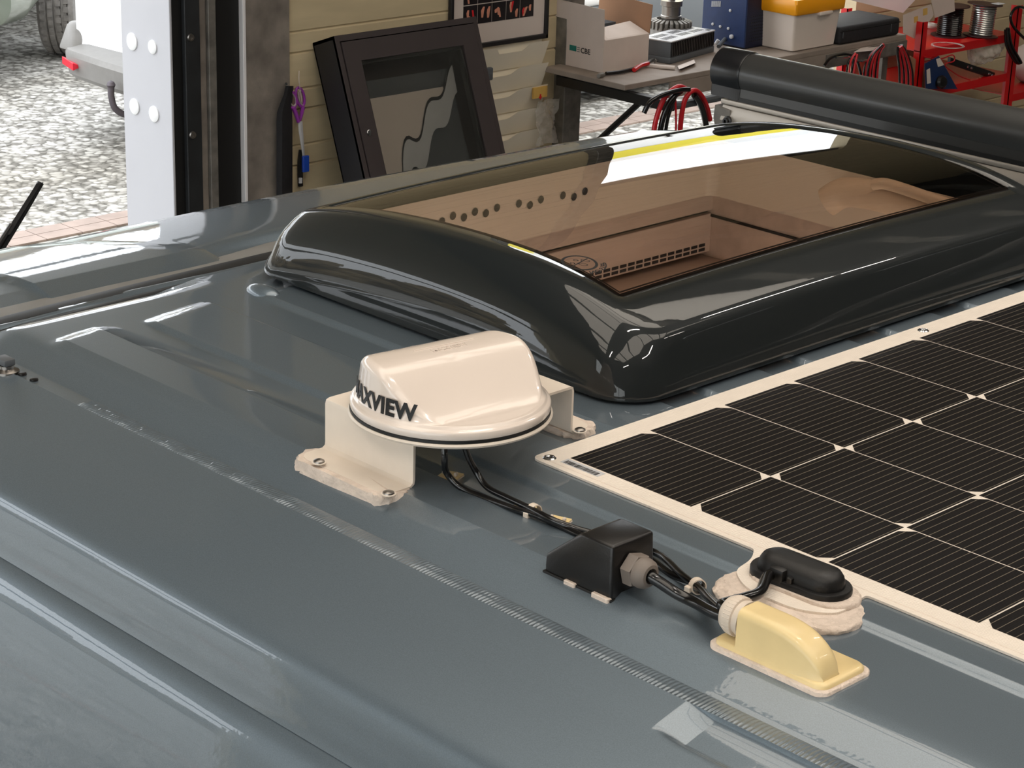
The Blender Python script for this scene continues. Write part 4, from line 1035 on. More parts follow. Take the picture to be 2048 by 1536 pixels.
# framed photographs
f0, f1 = wp(893, 40), wp(1096, 68); fz = wp(1090, 74).z
pf = thing('picture_frame', (XW, (f0.y + f1.y) / 2, fz), 'black framed sheet of fight photographs on the wall above the pocket rack', 'picture frame')
fy0, fy1, fh = wp(895, 20).y, wp(1091, 20).y, .40
for a, b, c, d in ((fy0, fz, fy1, fz + .018), (fy0, fz + fh - .018, fy1, fz + fh), (fy0, fz, fy0 + .016, fz + fh), (fy1 - .016, fz, fy1, fz + fh)): MB().box((XW + .003, a, b), (XW + .022, c, d), .002, 1).build('frame_bar', 'cabside', pf)
MB().box((XW + .003, fy0 + .01, fz + .01), (XW + .009, fy1 - .01, fz + fh - .01)).build('mount', 'mount', pf)
random.seed(21)
pz0 = wp(1000, 40).z; py0, py1 = wp(923, 20).y, wp(1064, 20).y; ncol = 5; ww = (py1 - py0) / ncol
for r in range(3):
    for c in range(ncol):
        a = py0 + c * ww; zb0 = pz0 + r * .078
        ph = MB().box((XW + .009, a + .001, zb0), (XW + .0105, a + ww - .002, zb0 + .074)).build('photograph', 'printdk', pf, smooth=0)
        for q in range(3):      # blurred small figures
            cx = a + ww * random.uniform(.25, .75); cz = zb0 + random.uniform(.02, .05); h_ = random.uniform(.008, .022); dq = random.uniform(-.016, .016)
            MB().hull([(XW + .0106, cx - .005, cz - h_), (XW + .0106, cx + .004, cz - h_), (XW + .0106, cx + dq + .006, cz + h_), (XW + .0106, cx + dq - .003, cz + h_), (XW + .0106, cx + dq * .2 - .009, cz + h_ * .3), (XW + .0112, cx, cz)]).build('figure', random.choice(['print_', 'print_', 'redmark']), ph, smooth=0)

# white wall pockets
r0, r1 = wp(962, 95, XW + .05), wp(1103, 74, XW + .05)
rk = thing('pocket_rack', (XW, (r0.y + r1.y) / 2, 1.2), 'cream plastic wall rack of stacked paper pockets beside the steel post', 'pocket rack')
wr0, wr1 = r0.y, r1.y - .01; zt = wp(1090, 82, XW + .05).z; ph_ = .088
MB().box((XW + .001, wr0, zt - 6 * ph_ - .02), (XW + .006, wr1, zt + .01)).build('back_plate', 'paper', rk)
for k in range(6):
    z1 = zt - k * ph_; z0_ = z1 - ph_ * 1.12
    lip = []; N = 24
    for q in range(N + 1):
        y = wr0 + (wr1 - wr0) * q / N; u = q / N
        lip.append((y, z1 - .028 * (sstep(.22, .30, u) * (1 - sstep(.62, .74, u)) if k == 0 else 1 - sstep(.42, .62, u))))
    m = MB(); rows = []
    for y, zl in lip:
        def xo(z): return XW + .012 + .038 * (z - z0_) / (z1 - z0_)
        sl = (y - wr0) / (wr1 - wr0); ins = .010 * (1 - 0)
        rows.append([Vector((xo(zl), y, zl)), Vector((xo(z0_ + .02), y, z0_ + .02)), Vector((xo(z0_), y, z0_)), Vector((XW + .006, y, z0_)), Vector((XW + .008, y, z0_ + .003)), Vector((xo(z0_) - .003, y, z0_ + .003)), Vector((xo(zl) - .003, y, zl - .001))])
    m.loft(rows, True, True, True); pk = m.build('pocket', 'paper', rk, smooth=30)
    if k in (2, 5):
        MB().box((XW + .046, wr1 - .085, z1 - .050), (XW + .0535, wr1 - .006, z1 - .006)).build('label_card', 'yellow', pk)
        a_ = wr1 - .045; MB().prism([Vector((XW + .054, a_ - .004, z1 - .035)), Vector((XW + .054, a_ - .004, z1 - .045)), Vector((XW + .054, a_ - .010, z1 - .045)), Vector((XW + .054, a_, z1 - .058)), Vector((XW + .054, a_ + .010, z1 - .045)), Vector((XW + .054, a_ + .004, z1 - .045)), Vector((XW + .054, a_ + .004, z1 - .035))], (.0006, 0, 0)).build('arrow_mark', 'redmark', pk, smooth=0)
    if k == 3: MB().box((XW + .046, wr0 + .02, z1 - .05), (XW + .0530, wr0 + .05, z1 - .004)).build('label_card', 'yellow', pk)
# clear plastic bag hung beside the rack
bgp = wp(1093, 245, XW + .07)
m = MB(); random.seed(4); rows = []
for i in range(10):
    r = []
    for j in range(14):
        r.append(Vector((XW + .065 + random.uniform(-.006, .006) + .012 * math.sin(i * .9 + j * .5), bgp.y - .05 + i * .0125 + random.uniform(-.003, .003), bgp.z - .09 + j * .014)))
    rows.append(r)
m.loft(rows, False); tag(m.build('plastic_bag', 'film', smooth=60), 'clear plastic bag hanging between the pocket rack and the steel post', 'plastic bag')

# purple scissors on a string
sp = wp(601, 248, XW + .03)
sc = thing('scissors', (XW + .03, sp.y, wp(601, 312, XW + .03).z), 'purple-handled scissors hanging by a string beside the concrete post', 'scissors')
def S(px, py, d=0): return wp(px, py, XW + .03 + d)
def loop(cx, cy, rx, ry_, rot, nm, mt, r, d=0, k=22):
    P = []
    for q in range(k + 1):
        t = 2 * PI * q / k; x = rx * math.cos(t); y = ry_ * math.sin(t)
        P.append(S(cx + x * math.cos(rot) - y * math.sin(rot), cy + x * math.sin(rot) + y * math.cos(rot), d))
    return MB().tube(P, r, 8, smooth=False).build(nm, mt, sc)
loop(582, 199, 10, 17, -.25, 'handle_loop', 'purple', .0055)
loop(585, 199, 6.5, 13, -.25, 'grip_lining', 'grip', .0035, .001)
loop(600, 194, 8, 19, -.2, 'handle_loop', 'purple', .0055, -.008)
loop(604, 196, 6, 15, -.2, 'grip_lining', 'grip', .003, -.007)
MB().tube([S(586, 215), S(592, 228), S(597, 244)], lambda t: .009 - .002 * t, 8).build('shank', 'purple', sc)
MB().tube([S(606, 213, -.008), S(603, 228, -.008), S(599, 242, -.008)], lambda t: .008 - .002 * t, 8).build('shank', 'purple', sc)
MB().hull([S(596, 243), S(605, 242), S(605, 270), S(610, 312), S(605, 313), S(597, 262), S(600, 243, .006), S(606, 311, .005)], .0005, 1).build('blade', 'greylt', sc)
st = MB().tube([wp(598, 142, XW + .004), S(598, 160), S(600, 178), S(604, 205)], .0016, 6).build('string', 'mount', sc)
MB().box(S(603, 312) + Vector((0, 0, 0)), S(615, 342) + Vector((.012, 0, 0)), .002, 1).build('blue_tag', 'bluetag', sc)
tag(MB().tube([wp(572, 167, XW + .0), wp(573, 168, XW + .05)], .004, 8).build('nail', 'gasket'), 'dark nail in the concrete post above the hanging black straps', 'nail')
m = MB(); rows = []
for q in range(14):
    t = q / 13; py_ = 172 + t * 225; c = 579 - 10 * sstep(0, .25, t); w = 8 + 8 * sstep(0, .3, t)
    rows.append([wp(c - w, py_, XW + .03), wp(c - w * .3, py_, XW + .055), wp(c + w * .6, py_, XW + .05), wp(c + w, py_, XW + .025), wp(c, py_, XW + .015)])
m.loft(rows, True, True, True); tag(m.build('black_strap', 'nylon'), 'wide black strap hanging behind the purple scissors', 'strap')
m = MB(); m.tube([wp(603, 300, XW + .012), wp(600, 330, XW + .012), wp(601, 372, XW + .012)], .010, 8)
t_ = m.build('torch', 'gasket'); tag(t_, 'slim black tool hanging below the scissors against the siding', 'hand tool')
MB().tube([wp(601, 356, XW + .026), wp(601, 366, XW + .026)], .007, 8).build('tool_tip', 'greylt', t_)

# bench
y0b, y1b = 4.345, 6.20
bn = thing('workbench', (-4.15, 5.2, 0), 'narrow steel-framed workbench in front of the right-hand doorway', 'workbench')
MB().box((XW + .03, y0b + .02, ZB - .022), (XB, y1b, ZB), .002, 1).build('bench_top', 'bench', bn)
MB().box((XB - .004, y0b + .28, ZB - .085), (XB + .004, y1b, ZB - .022)).build('apron', 'bench', bn)
MB().box((XB + .001, 5.62, ZB - .08), (XB + .008, y1b, ZB - .025)).build('steel_rail', 'galv', bn)
e0 = wp(1122, 148, XW + .10); yb0 = at(1285, 196, z=ZB - .05).y
MB().box((XW + .06, yb0 - .02, ZB - .075), (XB + .20, yb0 + .015, ZB - .035), .002, 1).build('side_rail', 'gasket', bn)
q_ = at(1290, 200, z=ZB - .055)
MB().tube([Vector((XB + .19, yb0, ZB - .055)), Vector((XB + .20, yb0 + .04, ZB - .055)), Vector((XB + .20, yb0 + .10, ZB - .055)), Vector((XB + .20, yb0 + .52, ZB - .055))], .016, 10).build('front_tube', 'greydk', bn)
br0 = at(1287, 198, y=yb0); br1 = at(1213, 266, y=yb0)
MB().tube([br0, br0 + (br1 - br0) * 2.0], .013, 8).build('brace', 'gasket', bn)
for xx, yy in ((XW + .10, y1b - .1), (XB - .05, y1b - .1), (XW + .10, 5.6), (XB - .05, 5.6)): MB().box((xx - .02, yy - .02, 0), (xx + .02, yy + .02, ZB - .022)).build('leg', 'galv', bn)

def bat(px, py, h=0): return at(px, py, z=ZB + h)
# open white carton with CBE print
B0, A0_, C0 = bat(1205, 147), bat(1108, 118), bat(1293, 125)
bx = thing('cardboard_box', (B0.x, B0.y, ZB), 'open white cardboard box with green print mark on the left end of the workbench', 'box')
yb1 = C0.y - .045; xbk = A0_.x + .02; hbx = .13; t_ = .004
ybx = B0.y
MB().box((xbk, ybx, ZB + .001), (B0.x, ybx + t_, ZB + hbx)).build('side', 'card', bx)
MB().box((xbk, yb1 - t_, ZB + .001), (B0.x, yb1, ZB + hbx)).build('side', 'card', bx)
MB().box((B0.x - t_, ybx + t_, ZB + .001), (B0.x, yb1 - t_, ZB + hbx)).build('side', 'card', bx)
MB().box((xbk, ybx + t_, ZB + .001), (xbk + t_, yb1 - t_, ZB + hbx)).build('side', 'card', bx)
MB().box((xbk + t_, ybx + t_, ZB + .001), (B0.x - t_, yb1 - t_, ZB + .006)).build('bottom', 'card', bx)
f_ = MB().hexa([(xbk, ybx, ZB + hbx), (B0.x, ybx, ZB + hbx), (B0.x, ybx + .003, ZB + hbx), (xbk, ybx + .003, ZB + hbx), (xbk + .004, ybx - .004, ZB + hbx + .128), (B0.x - .002, ybx - .004, ZB + hbx + .122), (B0.x - .002, ybx - .001, ZB + hbx + .122), (xbk + .004, ybx - .001, ZB + hbx + .128)]).build('flap', 'card', bx)
MB().hexa([(xbk + .01, yb1, ZB + hbx), (B0.x, yb1, ZB + hbx), (B0.x, yb1 + .003, ZB + hbx), (xbk + .01, yb1 + .003, ZB + hbx), (xbk + .01, yb1 + .010, ZB + hbx + .13), (B0.x, yb1 + .010, ZB + hbx + .115), (B0.x, yb1 + .013, ZB + hbx + .115), (xbk + .01, yb1 + .013, ZB + hbx + .13)]).build('flap', 'kraft', bx)
MB().hexa([(B0.x, ybx + .01, ZB + hbx), (B0.x, yb1, ZB + hbx), (B0.x - .003, yb1, ZB + hbx + .002), (B0.x - .003, ybx + .01, ZB + hbx + .002), (B0.x - .10, ybx + .02, ZB + hbx + .020), (B0.x - .10, yb1 - .01, ZB + hbx + .035), (B0.x - .10, yb1 - .01, ZB + hbx + .038), (B0.x - .10, ybx + .02, ZB + hbx + .023)]).build('flap', 'card', bx)
cf = at(1139, 100, y=ybx); 
MB().box((cf.x, ybx - .0006, cf.z - .0), (cf.x + .038, ybx, cf.z + .022)).build('print_mark', 'teal', bx, smooth=0)
tx = text('CBE', .030, .0002, .0006); MB().frombm(tx, frameT((cf.x + .062, ybx - .0004, cf.z - .001), Vector((1, 0, 0)), Vector((0, 0, 1)), Vector((0, -1, 0)))).build('print_lettering', 'ink', bx, smooth=0)
m = MB(); [m.box((cf.x + .043, ybx - .0006, cf.z + q * .008), (cf.x + .057, ybx, cf.z + q * .008 + .003)) for q in range(3)]; m.build('print_mark', 'greydk', bx, smooth=0)
# dark radiator-like part inside the box
m = MB()
for k in range(14): m.box((xbk + .03 + k * .009, ybx + .04, ZB + .01), (xbk + .034 + k * .009, yb1 - .04, ZB + hbx + .03))
m.box((xbk + .03, ybx + .04, ZB + .008), (xbk + .155, yb1 - .04, ZB + .10)); tag(m.build('heat_sink', 'greydk'), 'dark finned metal part standing inside the open cardboard box', 'heat sink')

# grey ventilated charger
c0, c1, c2 = bat(1340, 129), bat(1428, 104), bat(1296, 112)
ch = thing('charger', (c0.x - .1, c0.y + .1, ZB), 'grey slotted charger unit with black sides, right of the cardboard box', 'charger')
ux_ = (c1 - c0); Lc0 = ux_.length; ux_.normalize(); vx_ = Vector((ux_.y, -ux_.x, 0)); vx_ = -vx_ if vx_.x > 0 else vx_; vx_ = (c2 - c0).normalized() if False else vx_
Dc = .145; Hc = .088
def cc(a, b, z): return Vector((c0.x, c0.y, ZB)) + ux_ * a + vx_ * b + Vector((0, 0, z))
def cbox(a0, a1, b0, b1, z0_, z1_, nm, mt, bev=0, par=ch):
    pts = [cc(a, b, z) for z in (z0_, z1_) for a, b in ((a0, b0), (a1, b0), (a1, b1), (a0, b1))]
    m = MB(); (m.hull(pts, bev, 2) if bev else m.hexa(pts)); return m.build(nm, mt, par)
Lc = .36
cbox(0, Lc, 0, Dc, .001, .026, 'base', 'greydk', .002); cbox(.002, Lc - .002, .004, Dc - .004, .026, Hc, 'body', 'greydk', .002)
tp_ = cbox(0, Lc, 0, Dc, Hc, Hc + .005, 'cover', 'greylt', .001)
m = MB()
for k in range(26): m.hexa([cc(a, b, z) for z in (.030, Hc - .002) for a, b in ((.008 + k * .0134, -.003), (.014 + k * .0134, -.003), (.014 + k * .0134, .004), (.008 + k * .0134, .004))])
m.build('side_fins', 'black', ch)
m = MB()
for r_, off_ in ((.035, 0), (.085, .01)):
    for k in range(22):
        if k in (7, 8, 15): continue
        m.hexa([cc(a, b, z) for z in (Hc + .005, Hc + .0058) for a, b in ((.02 + off_ + k * .0142, r_), (.026 + off_ + k * .0142, r_), (.026 + off_ + k * .0142, r_ + .032), (.02 + off_ + k * .0142, r_ + .032))])
m.build('vent_slots', 'ink', tp_, smooth=0)
cbox(Lc - .035, Lc - .012, .012, .03, Hc + .005, Hc + .0058, 'logo_plate', 'ink', par=tp_)

# alternator rotor
rc = Vector((-4.345, 5.085, ZB))
rt = thing('alternator_rotor', rc, 'dirty metal alternator rotor with toothed rim behind the grey charger', 'machine part')
MB().lathe([(.07, 0), (.082, .006), (.084, .085), (.078, .095), (.02, .097)], rc, (0, 0, 1), 40).build('rotor_body', 'galv', rt)
for k in range(24):
    t = 2 * PI * k / 24; d_ = Vector((math.cos(t), math.sin(t), 0)); e_ = Vector((-d_.y, d_.x, 0)); o_ = rc + d_ * .082 + Vector((0, 0, .092))
    MB().hull([o_ + e_ * a + d_ * b + Vector((0, 0, z)) for a in (-.006, .006) for b, z in ((-.028, .0), (.008, -.010), (.008, .022), (-.022, .032))], .001, 1).build('tooth', 'galv', rt)
MB().lathe([(.034, .095), (.038, .11), (.038, .125), (.044, .128), (.044, .136), (.040, .139), (.040, .175), (.046, .178), (.046, .20), (.015, .202), (.015, .24)], rc, (0, 0, 1), 28).build('shaft', 'steel', rt)

# blue welder
wv = at(1478, 97, z=ZB); wE = at(1528, 106, z=ZB)
wl = thing('welding_machine', wv, 'blue upright welding machine with knobs between charger and white tub', 'welder')
wy0 = wv.y - .0; wxf = wv.x + .03; Hw = .33; wd_ = .17; wxb = wxf - .24
MB().box((wxb, wy0 - .0, ZB + .001), (wxf, wy0 + wd_, ZB + Hw), .008, 2).build('case', 'bluedk', wl)
fp = MB().box((wxb, wy0 - .006, ZB + .006), (wxf + .002, wy0 + .004, ZB + Hw), .003, 1).build('front_panel', 'blue', wl)
for (a, b) in ((1426, 48), (1441, 53), (1457, 57), (1461, 21)):
    p = at(a, b, y=wy0 - .006); MB().lathe([(.006, 0), (.006, .004), (.001, .006)], p, (0, -1, 0), 14).build('knob', 'greylt', fp)
p = at(1464, 73, y=wy0 - .006); MB().lathe([(.009, 0), (.009, .008), (.001, .010)], p, (0, -1, 0), 14).build('knob', 'greylt', fp)
m = MB()
for k in range(10): 
    p = at(1424 + k * 1.9, 4, y=wy0 - .006); m.box((p.x, wy0 - .008, p.z - .02), (p.x + .002, wy0 - .006, p.z + .004))
m.build('vent_slots', 'greylt', fp, smooth=0)
m = MB()
for r_ in range(9):
    z = ZB + .03 + r_ * .013
    for k in range(9): m.box((wxf - .001, wy0 + .03 + k * .013, z), (wxf + .0012, wy0 + .038 + k * .013, z + .003))
m.build('side_vents', 'ink', wl, smooth=0)
MB().tube([(wxf - .02, wy0 + .0, ZB + Hw), (wxf - .03, wy0 + .08, ZB + Hw + .03), (wxf - .02, wy0 + .16, ZB + Hw)], .008, 8).build('carry_handle', 'black', wl)

# white tub with orange lid
t0, t1, t2 = bat(1585, 106), bat(1672, 90), bat(1534, 87)
tw = t1.y - t0.y; tdp = .19
tub = thing('storage_tub', (t0.x - tdp / 2, t0.y + tw / 2, ZB), 'tall white plastic tub with orange lid on the workbench', 'tub')
def tr(z, g, r=.012): return rrect(t0.x - tdp - g, t0.x + g, t0.y - g, t0.y + tw + g, r, ZB + z)
MB().loft([tr(.001, -.012), tr(.006, -.006), tr(.19, .008), tr(.20, .012)], True, True, True).build('body', 'white', tub)
MB().loft([tr(.158, .006 + .008), tr(.164, .018), tr(.205, .020), tr(.222, .012), tr(.224, .0)], True, True, True).build('lid', 'orange', tub)
hp = at(1660, 24, x=t0.x + .006)
MB().box((t0.x + .0, hp.y - .085, hp.z - .006), (t0.x + .022, hp.y + .002, hp.z + .010), .005, 2).build('handle', 'white', tub)

# black zipped case
g0, g1 = bat(1690, 88), bat(1800, 68)
cs = thing('zipped_case', (g0.x, g0.y + .1, ZB), 'flat black zipped fabric case right of the orange-lidded tub', 'case')
gy0, gy1 = bat(1668, 90).y + .01, bat(1800, 70).y; gx = g0.x + .01
MB().box((gx - .24, gy0, ZB + .001), (gx, gy1, ZB + .078), .014, 3).build('case_body', 'nylon', cs)
MB().box((gx - .238, gy0 + .002, ZB + .056), (gx + .0015, gy1 + .001, ZB + .060), .001, 1).build('zip', 'ink', cs)
MB().box((gx, gy0 + .012, ZB + .030), (gx + .003, gy0 + .018, ZB + .056), .001, 1).build('zip_pull', 'greydk', cs)
MB().box((gx, gy1 - .07, ZB + .02), (gx + .002, gy1 - .066, ZB + .056), .0005, 1).build('label_tab', 'greydk', cs)

# crimping pliers and a stick on the bench edge
m0, m1 = at(1200, 156, z=ZB + .012), at(1296, 133, z=ZB + .012)
pl = thing('crimping_pliers', m0, 'red and black crimping pliers lying on the bench edge below the cardboard box', 'pliers')
def mm(px, py, h=.010): return at(px, py, z=ZB + h)
MB().tube([mm(1212, 147), mm(1245, 143), mm(1272, 136)], .0075, 8).build('handle', 'black', pl)
MB().tube([mm(1268, 140), mm(1282, 131, .016), mm(1296, 127, .016)], .009, 8).build('handle', 'red', pl)
MB().tube([mm(1293, 128, .016), mm(1306, 120, .018), mm(1312, 124)], .008, 8).build('jaw', 'steel', pl)
MB().tube([mm(1197, 152), mm(1207, 149)], .009, 8).build('eye', 'galv', pl)
tag(MB().tube([mm(1295, 131, .006), mm(1326, 134, .009), mm(1350, 136, .009)], .0085, 10, smooth=False).build('wooden_stick', 'mount'), 'short pale round stick in front of the charger', 'stick')
tag(MB().hull([mm(1355, 132, .001), mm(1388, 119, .001), mm(1391, 126, .001), mm(1358, 139, .001), mm(1355, 132, .014), mm(1388, 119, .014), mm(1391, 126, .014), mm(1358, 139, .014)], .001, 1).build('wood_strip', 'mount'), 'flat pale strip lying on the bench in front of the charger', 'strip')
for k, (a, b, c, d) in enumerate(((1432, 88, 1437, 80), (1437, 93, 1450, 78))):
    tag(MB().tube([mm(a, b, .012), mm(c, d, .03)], .0085, 8).build('cable_plug', 'greydk' if k else 'greylt'), ['short light grey plug leaning between charger and welder', 'longer dark grey plug leaning against the blue welder'][k], 'plug')

# loop of red and black cables hanging from the bench tube
def hang(px, pts, r, mt, nm, label, x=XB + .20, group=None):
    P = [at(a, b, x=x + c) for a, b, c in pts]
    return tag(MB().tube(P, r, 8).build(nm, mt, smooth=60), label, 'cable', group)
hang(0, [(1303, 300, 0), (1312, 240, 0), (1330, 195, .01), (1355, 174, .02), (1372, 178, .02)], .010, 'redcable', 'hanging_cable', 'thick red cable, left arc of the bundle hanging from the bench')
hang(0, [(1358, 300, 0), (1362, 240, .01), (1370, 200, .02), (1386, 181, .03), (1402, 190, .02), (1414, 215, .01), (1420, 240, 0)], .010, 'redcable', 'hanging_cable', 'thick red cable, right arch of the bundle beside the awning end')
hang(0, [(1288, 226, .01), (1300, 205, .02), (1325, 190, .03), (1360, 180, .03), (1378, 179, .03)], .010, 'cable', 'hanging_cable', 'black cable end sticking out left from the hanging bundle')
hang(0, [(1315, 300, 0), (1325, 240, .01), (1342, 200, .02), (1362, 182, .02)], .011, 'cable', 'hanging_cable', 'thick black cable beside the left red arc of the bundle')
hang(0, [(1327, 300, 0), (1335, 240, .01), (1350, 195, .02)], .007, 'cable', 'hanging_cable', 'thin black cable in the middle of the hanging bundle')
hang(0, [(1388, 190, .03), (1402, 212, .02), (1412, 250, 0), (1416, 300, 0)], .012, 'cable', 'hanging_cable', 'thick black cable hanging right below the red arch')
tag(MB().tube([at(1351, 200, x=XB + .21), at(1352, 250, x=XB + .21), at(1350, 300, x=XB + .21)], .004, 6).build('hanging_cable', 'redcable'), 'thinnest red wire hanging straight down inside the bundle', 'cable')

# white carton at the end of the bench
k0 = at(1806, 40, x=-4.0)
wcb = thing('carton', (-4.1, k0.y, ZB), 'open white carton with orange print at the right end of the workbench', 'box')
MB().hull([at(1806, 30, x=-3.95), at(1862, 8, x=-3.95), at(1868, 30, x=-3.95), at(1830, 78, x=-3.95), at(1806, 66, x=-3.95), at(1806, 30, x=-3.975), at(1862, 8, x=-3.975), at(1868, 30, x=-3.975), at(1830, 78, x=-3.975), at(1806, 66, x=-3.975)]).build('side', 'card', wcb)
MB().hull([at(1860, -8, x=-3.96), at(1908, -8, x=-3.96), at(1910, 22, x=-3.96), at(1870, 36, x=-3.96), at(1866, 8, x=-3.96), at(1860, -8, x=-3.97), at(1908, -8, x=-3.97), at(1910, 22, x=-3.97), at(1870, 36, x=-3.97)]).build('flap', 'card', wcb)
MB().hull([at(1760, -10, x=-4.2), at(1840, -10, x=-4.2), at(1806, 26, x=-4.2), at(1700, 0, x=-4.2), at(1760, -10, x=-4.21), at(1840, -10, x=-4.21), at(1806, 26, x=-4.21), at(1700, 0, x=-4.21)]).build('side', 'whitemetal', wcb)
for a, b, s in ((1828, 34, 8), (1846, 18, 9)):
    MB().hull([at(a + u, b + v, x=-3.9495) for u, v in ((0, 0), (s, -s * .3), (s, s * 1.2), (0, s * 1.5))] + [at(a + s / 2, b + s / 2, x=-3.9485)]).build('print_mark', 'yellow', wcb)
MB().hull([at(1706, 105, x=-3.9), at(1758, 100, x=-3.9), at(1736, 88, x=-3.95), at(1706, 105, x=-3.905), at(1760, 84, x=-3.95)]).build('paper_tag', 'mount', wcb)

# red shelf rack
XR = -3.9
y_l, y_r = at(1850, 60, x=XR).y, at(2028, 60, x=XR).y
zr_t = at(1852, 44, x=XR).z; 
rr_ = thing('red_shelf', (XR - .2, (y_l + y_r) / 2, 0), 'bright red steel shelf rack with wire spools in the right corner', 'shelf')
def lpost(y, x, z1, s=1):
    m = MB(); m.box((x - .004, y, 0), (x, y + s * .036, z1)); m.box((x - .036, y, 0), (x, y + s * .004, z1)); return m.build('post', 'red', rr_)
z2 = at(2036, 12, x=XR).z
lpost(y_l - .018, XR, zr_t); lpost(y_r + .016, XR, z2, -1); lpost(y_r + .018, XR, z2); lpost(y_l - .018, XR - .42, zr_t + .0); lpost(y_r + .016, XR - .42, z2, -1)
s1 = at(1930, 92, x=XR).z; s2 = at(1960, 165, x=XR).z
for z in (s1, s2, .7, .25):
    m = MB(); m.box((XR - .42, y_l - .018, z + .010), (XR - .003, y_r + .016, z + .014)); m.box((XR - .006, y_l, z - .022), (XR - .002, y_r, z + .016)); m.box((XR - .42, y_l, z - .022), (XR - .416, y_r, z + .016)); m.build('shelf_board', 'red', rr_)
zz3 = at(2030, 190, x=XR).z
m = MB(); m.box((XR - .42, y_r + .02, zz3), (XR - .003, y_r + .5, zz3 + .004)); m.box((XR - .006, y_r + .02, zz3 - .03), (XR - .002, y_r + .5, zz3 + .004)); m.build('shelf_board', 'red', rr_)
lpost(y_r + .5, XR, z2, -1)
zs = s1 + .015
def spool(c, r, h, wind, label, tilt=(0, 0, 1), g=None):
    o = thing('wire_spool', c, label, 'spool'); ax = Vector(tilt).normalized()
    MB().lathe([(r, 0), (r, .004), (r * .45, .006), (r * .45, .004)], c, ax, 36).build('flange', 'flange', o)
    MB().lathe([(r * .45, h - .006), (r, h - .004), (r, h), (.012, h + .001)], c, ax, 36).build('flange', 'flange', o)
    prof = []
    n_ = 14
    for k in range(n_):
        a = .006 + (h - .012) * k / n_; b = (h - .012) / n_; prof += [(r * .66, a), (r * .70, a + b * .5), (r * .66, a + b * .98)]
    MB().lathe(prof, c, ax, 36).build('wire_winding', wind, o); return o
c_ = at(1905, 72, z=zs); spool(Vector((c_.x - .02, c_.y, zs)), .085, .14, 'cable', 'dark wire spool with black winding on the red shelf, left one')
c_ = at(1975, 74, z=zs); sp2 = spool(Vector((c_.x - .04, c_.y, zs)), .082, .15, 'zinc', 'wire spool with bright silver winding on the red shelf', (.02, .06, 1))
lz = at(2000, 8, z=zs + .152); MB().box(lz + Vector((-.03, -.03, 0)), lz + Vector((.012, .03, .0006))).build('label', 'greylt', sp2)
def coil(c, r, n, rr, label, mt, nm='cable_coil', ax=(0, 0, 1), tall=.5):
    m = MB(); axv = Vector(ax).normalized(); u = axv.orthogonal().normalized(); w = axv.cross(u); P = []
    random.seed(int(r * 1e4) + n)
    for k in range(n * 20):
        t = 2 * PI * k / 20; q = r * (1 + .10 * math.sin(k * .37)); P.append(Vector(c) + (u * math.cos(t) + w * math.sin(t)) * q + axv * (rr * 2 * tall * k / 20))
    m.tube(P, rr, 6, smooth=False); return tag(m.build(nm, mt, smooth=60), label, 'cable coil')
c_ = at(1872, 58, z=zs); coil(Vector((c_.x - .03, c_.y, zs + .004)), .028, 5, .0035, 'small coil of white cable on the red shelf behind the front post', 'white')
c_ = at(1890, 92, z=zs); coil(Vector((c_.x + .01, c_.y, zs + .002)), .072, 2, .0022, 'loose loop of clear tubing on the red shelf edge', 'film', 'tubing_loop')
# things on the second level
z2s = s2 + .015
p0 = at(1935, 150, z=z2s + .03)
m = MB(); random.seed(9); hb2 = bmesh.new(); bmesh.ops.create_icosphere(hb2, subdivisions=4, radius=1)
for v in hb2.verts:
    q = v.co.copy(); f = 1 + .10 * math.sin(q.x * 9 + q.z * 7) + .07 * math.sin(q.y * 14 + q.x * 5)
    v.co = Vector((q.x * .06 * f, q.y * .115 * f, max(-.048, q.z * .055 * f)))
pbx = at(1968, 128, x=XR - .06); m.frombm(hb2, Matrix.Translation((pbx.x, pbx.y, z2s + .115)) @ Matrix.Rotation(.25, 4, 'X')); tag(m.build('plastic_bag', 'film', smooth=60), 'crumpled clear plastic bag on the second red shelf', 'plastic bag')
d0, d1 = at(1902, 122, x=XR - .02), at(1990, 152, x=XR - .02)
ml = thing('metal_bar', (d0 + d1) / 2, 'black metal bar with paired bright screws on the second red shelf', 'metal bar')
dv_ = (d1 - d0); MB().hull([d0 + Vector((0, 0, .016)), d1 + Vector((0, 0, .016)), d0 - Vector((0, 0, .016)), d1 - Vector((0, 0, .016)), d0 + Vector((-.02, 0, .016)), d1 + Vector((-.02, 0, .016)), d0 + Vector((-.02, 0, -.016)), d1 + Vector((-.02, 0, -.016))], .003, 2).build('bar', 'black', ml)
for q in (.38, .46, .86, .94): MB().lathe([(.007, 0), (.006, .003), (.001, .004)], d0 + dv_ * q + Vector((.0, 0, 0)), (1, 0, 0), 12).build('screw', 'chrome', ml)
tag(MB().tube([at(a, b, x=XR + .004) for a, b in ((1848, 114), (1880, 118), (1905, 110), (1908, 122), (1890, 130))] + [at(1915, 150, x=XR), at(1940, 160, x=XR - .02)], .003, 6).build('red_wire', 'redcable'), 'thin tangled red wire on the second red shelf', 'wire')
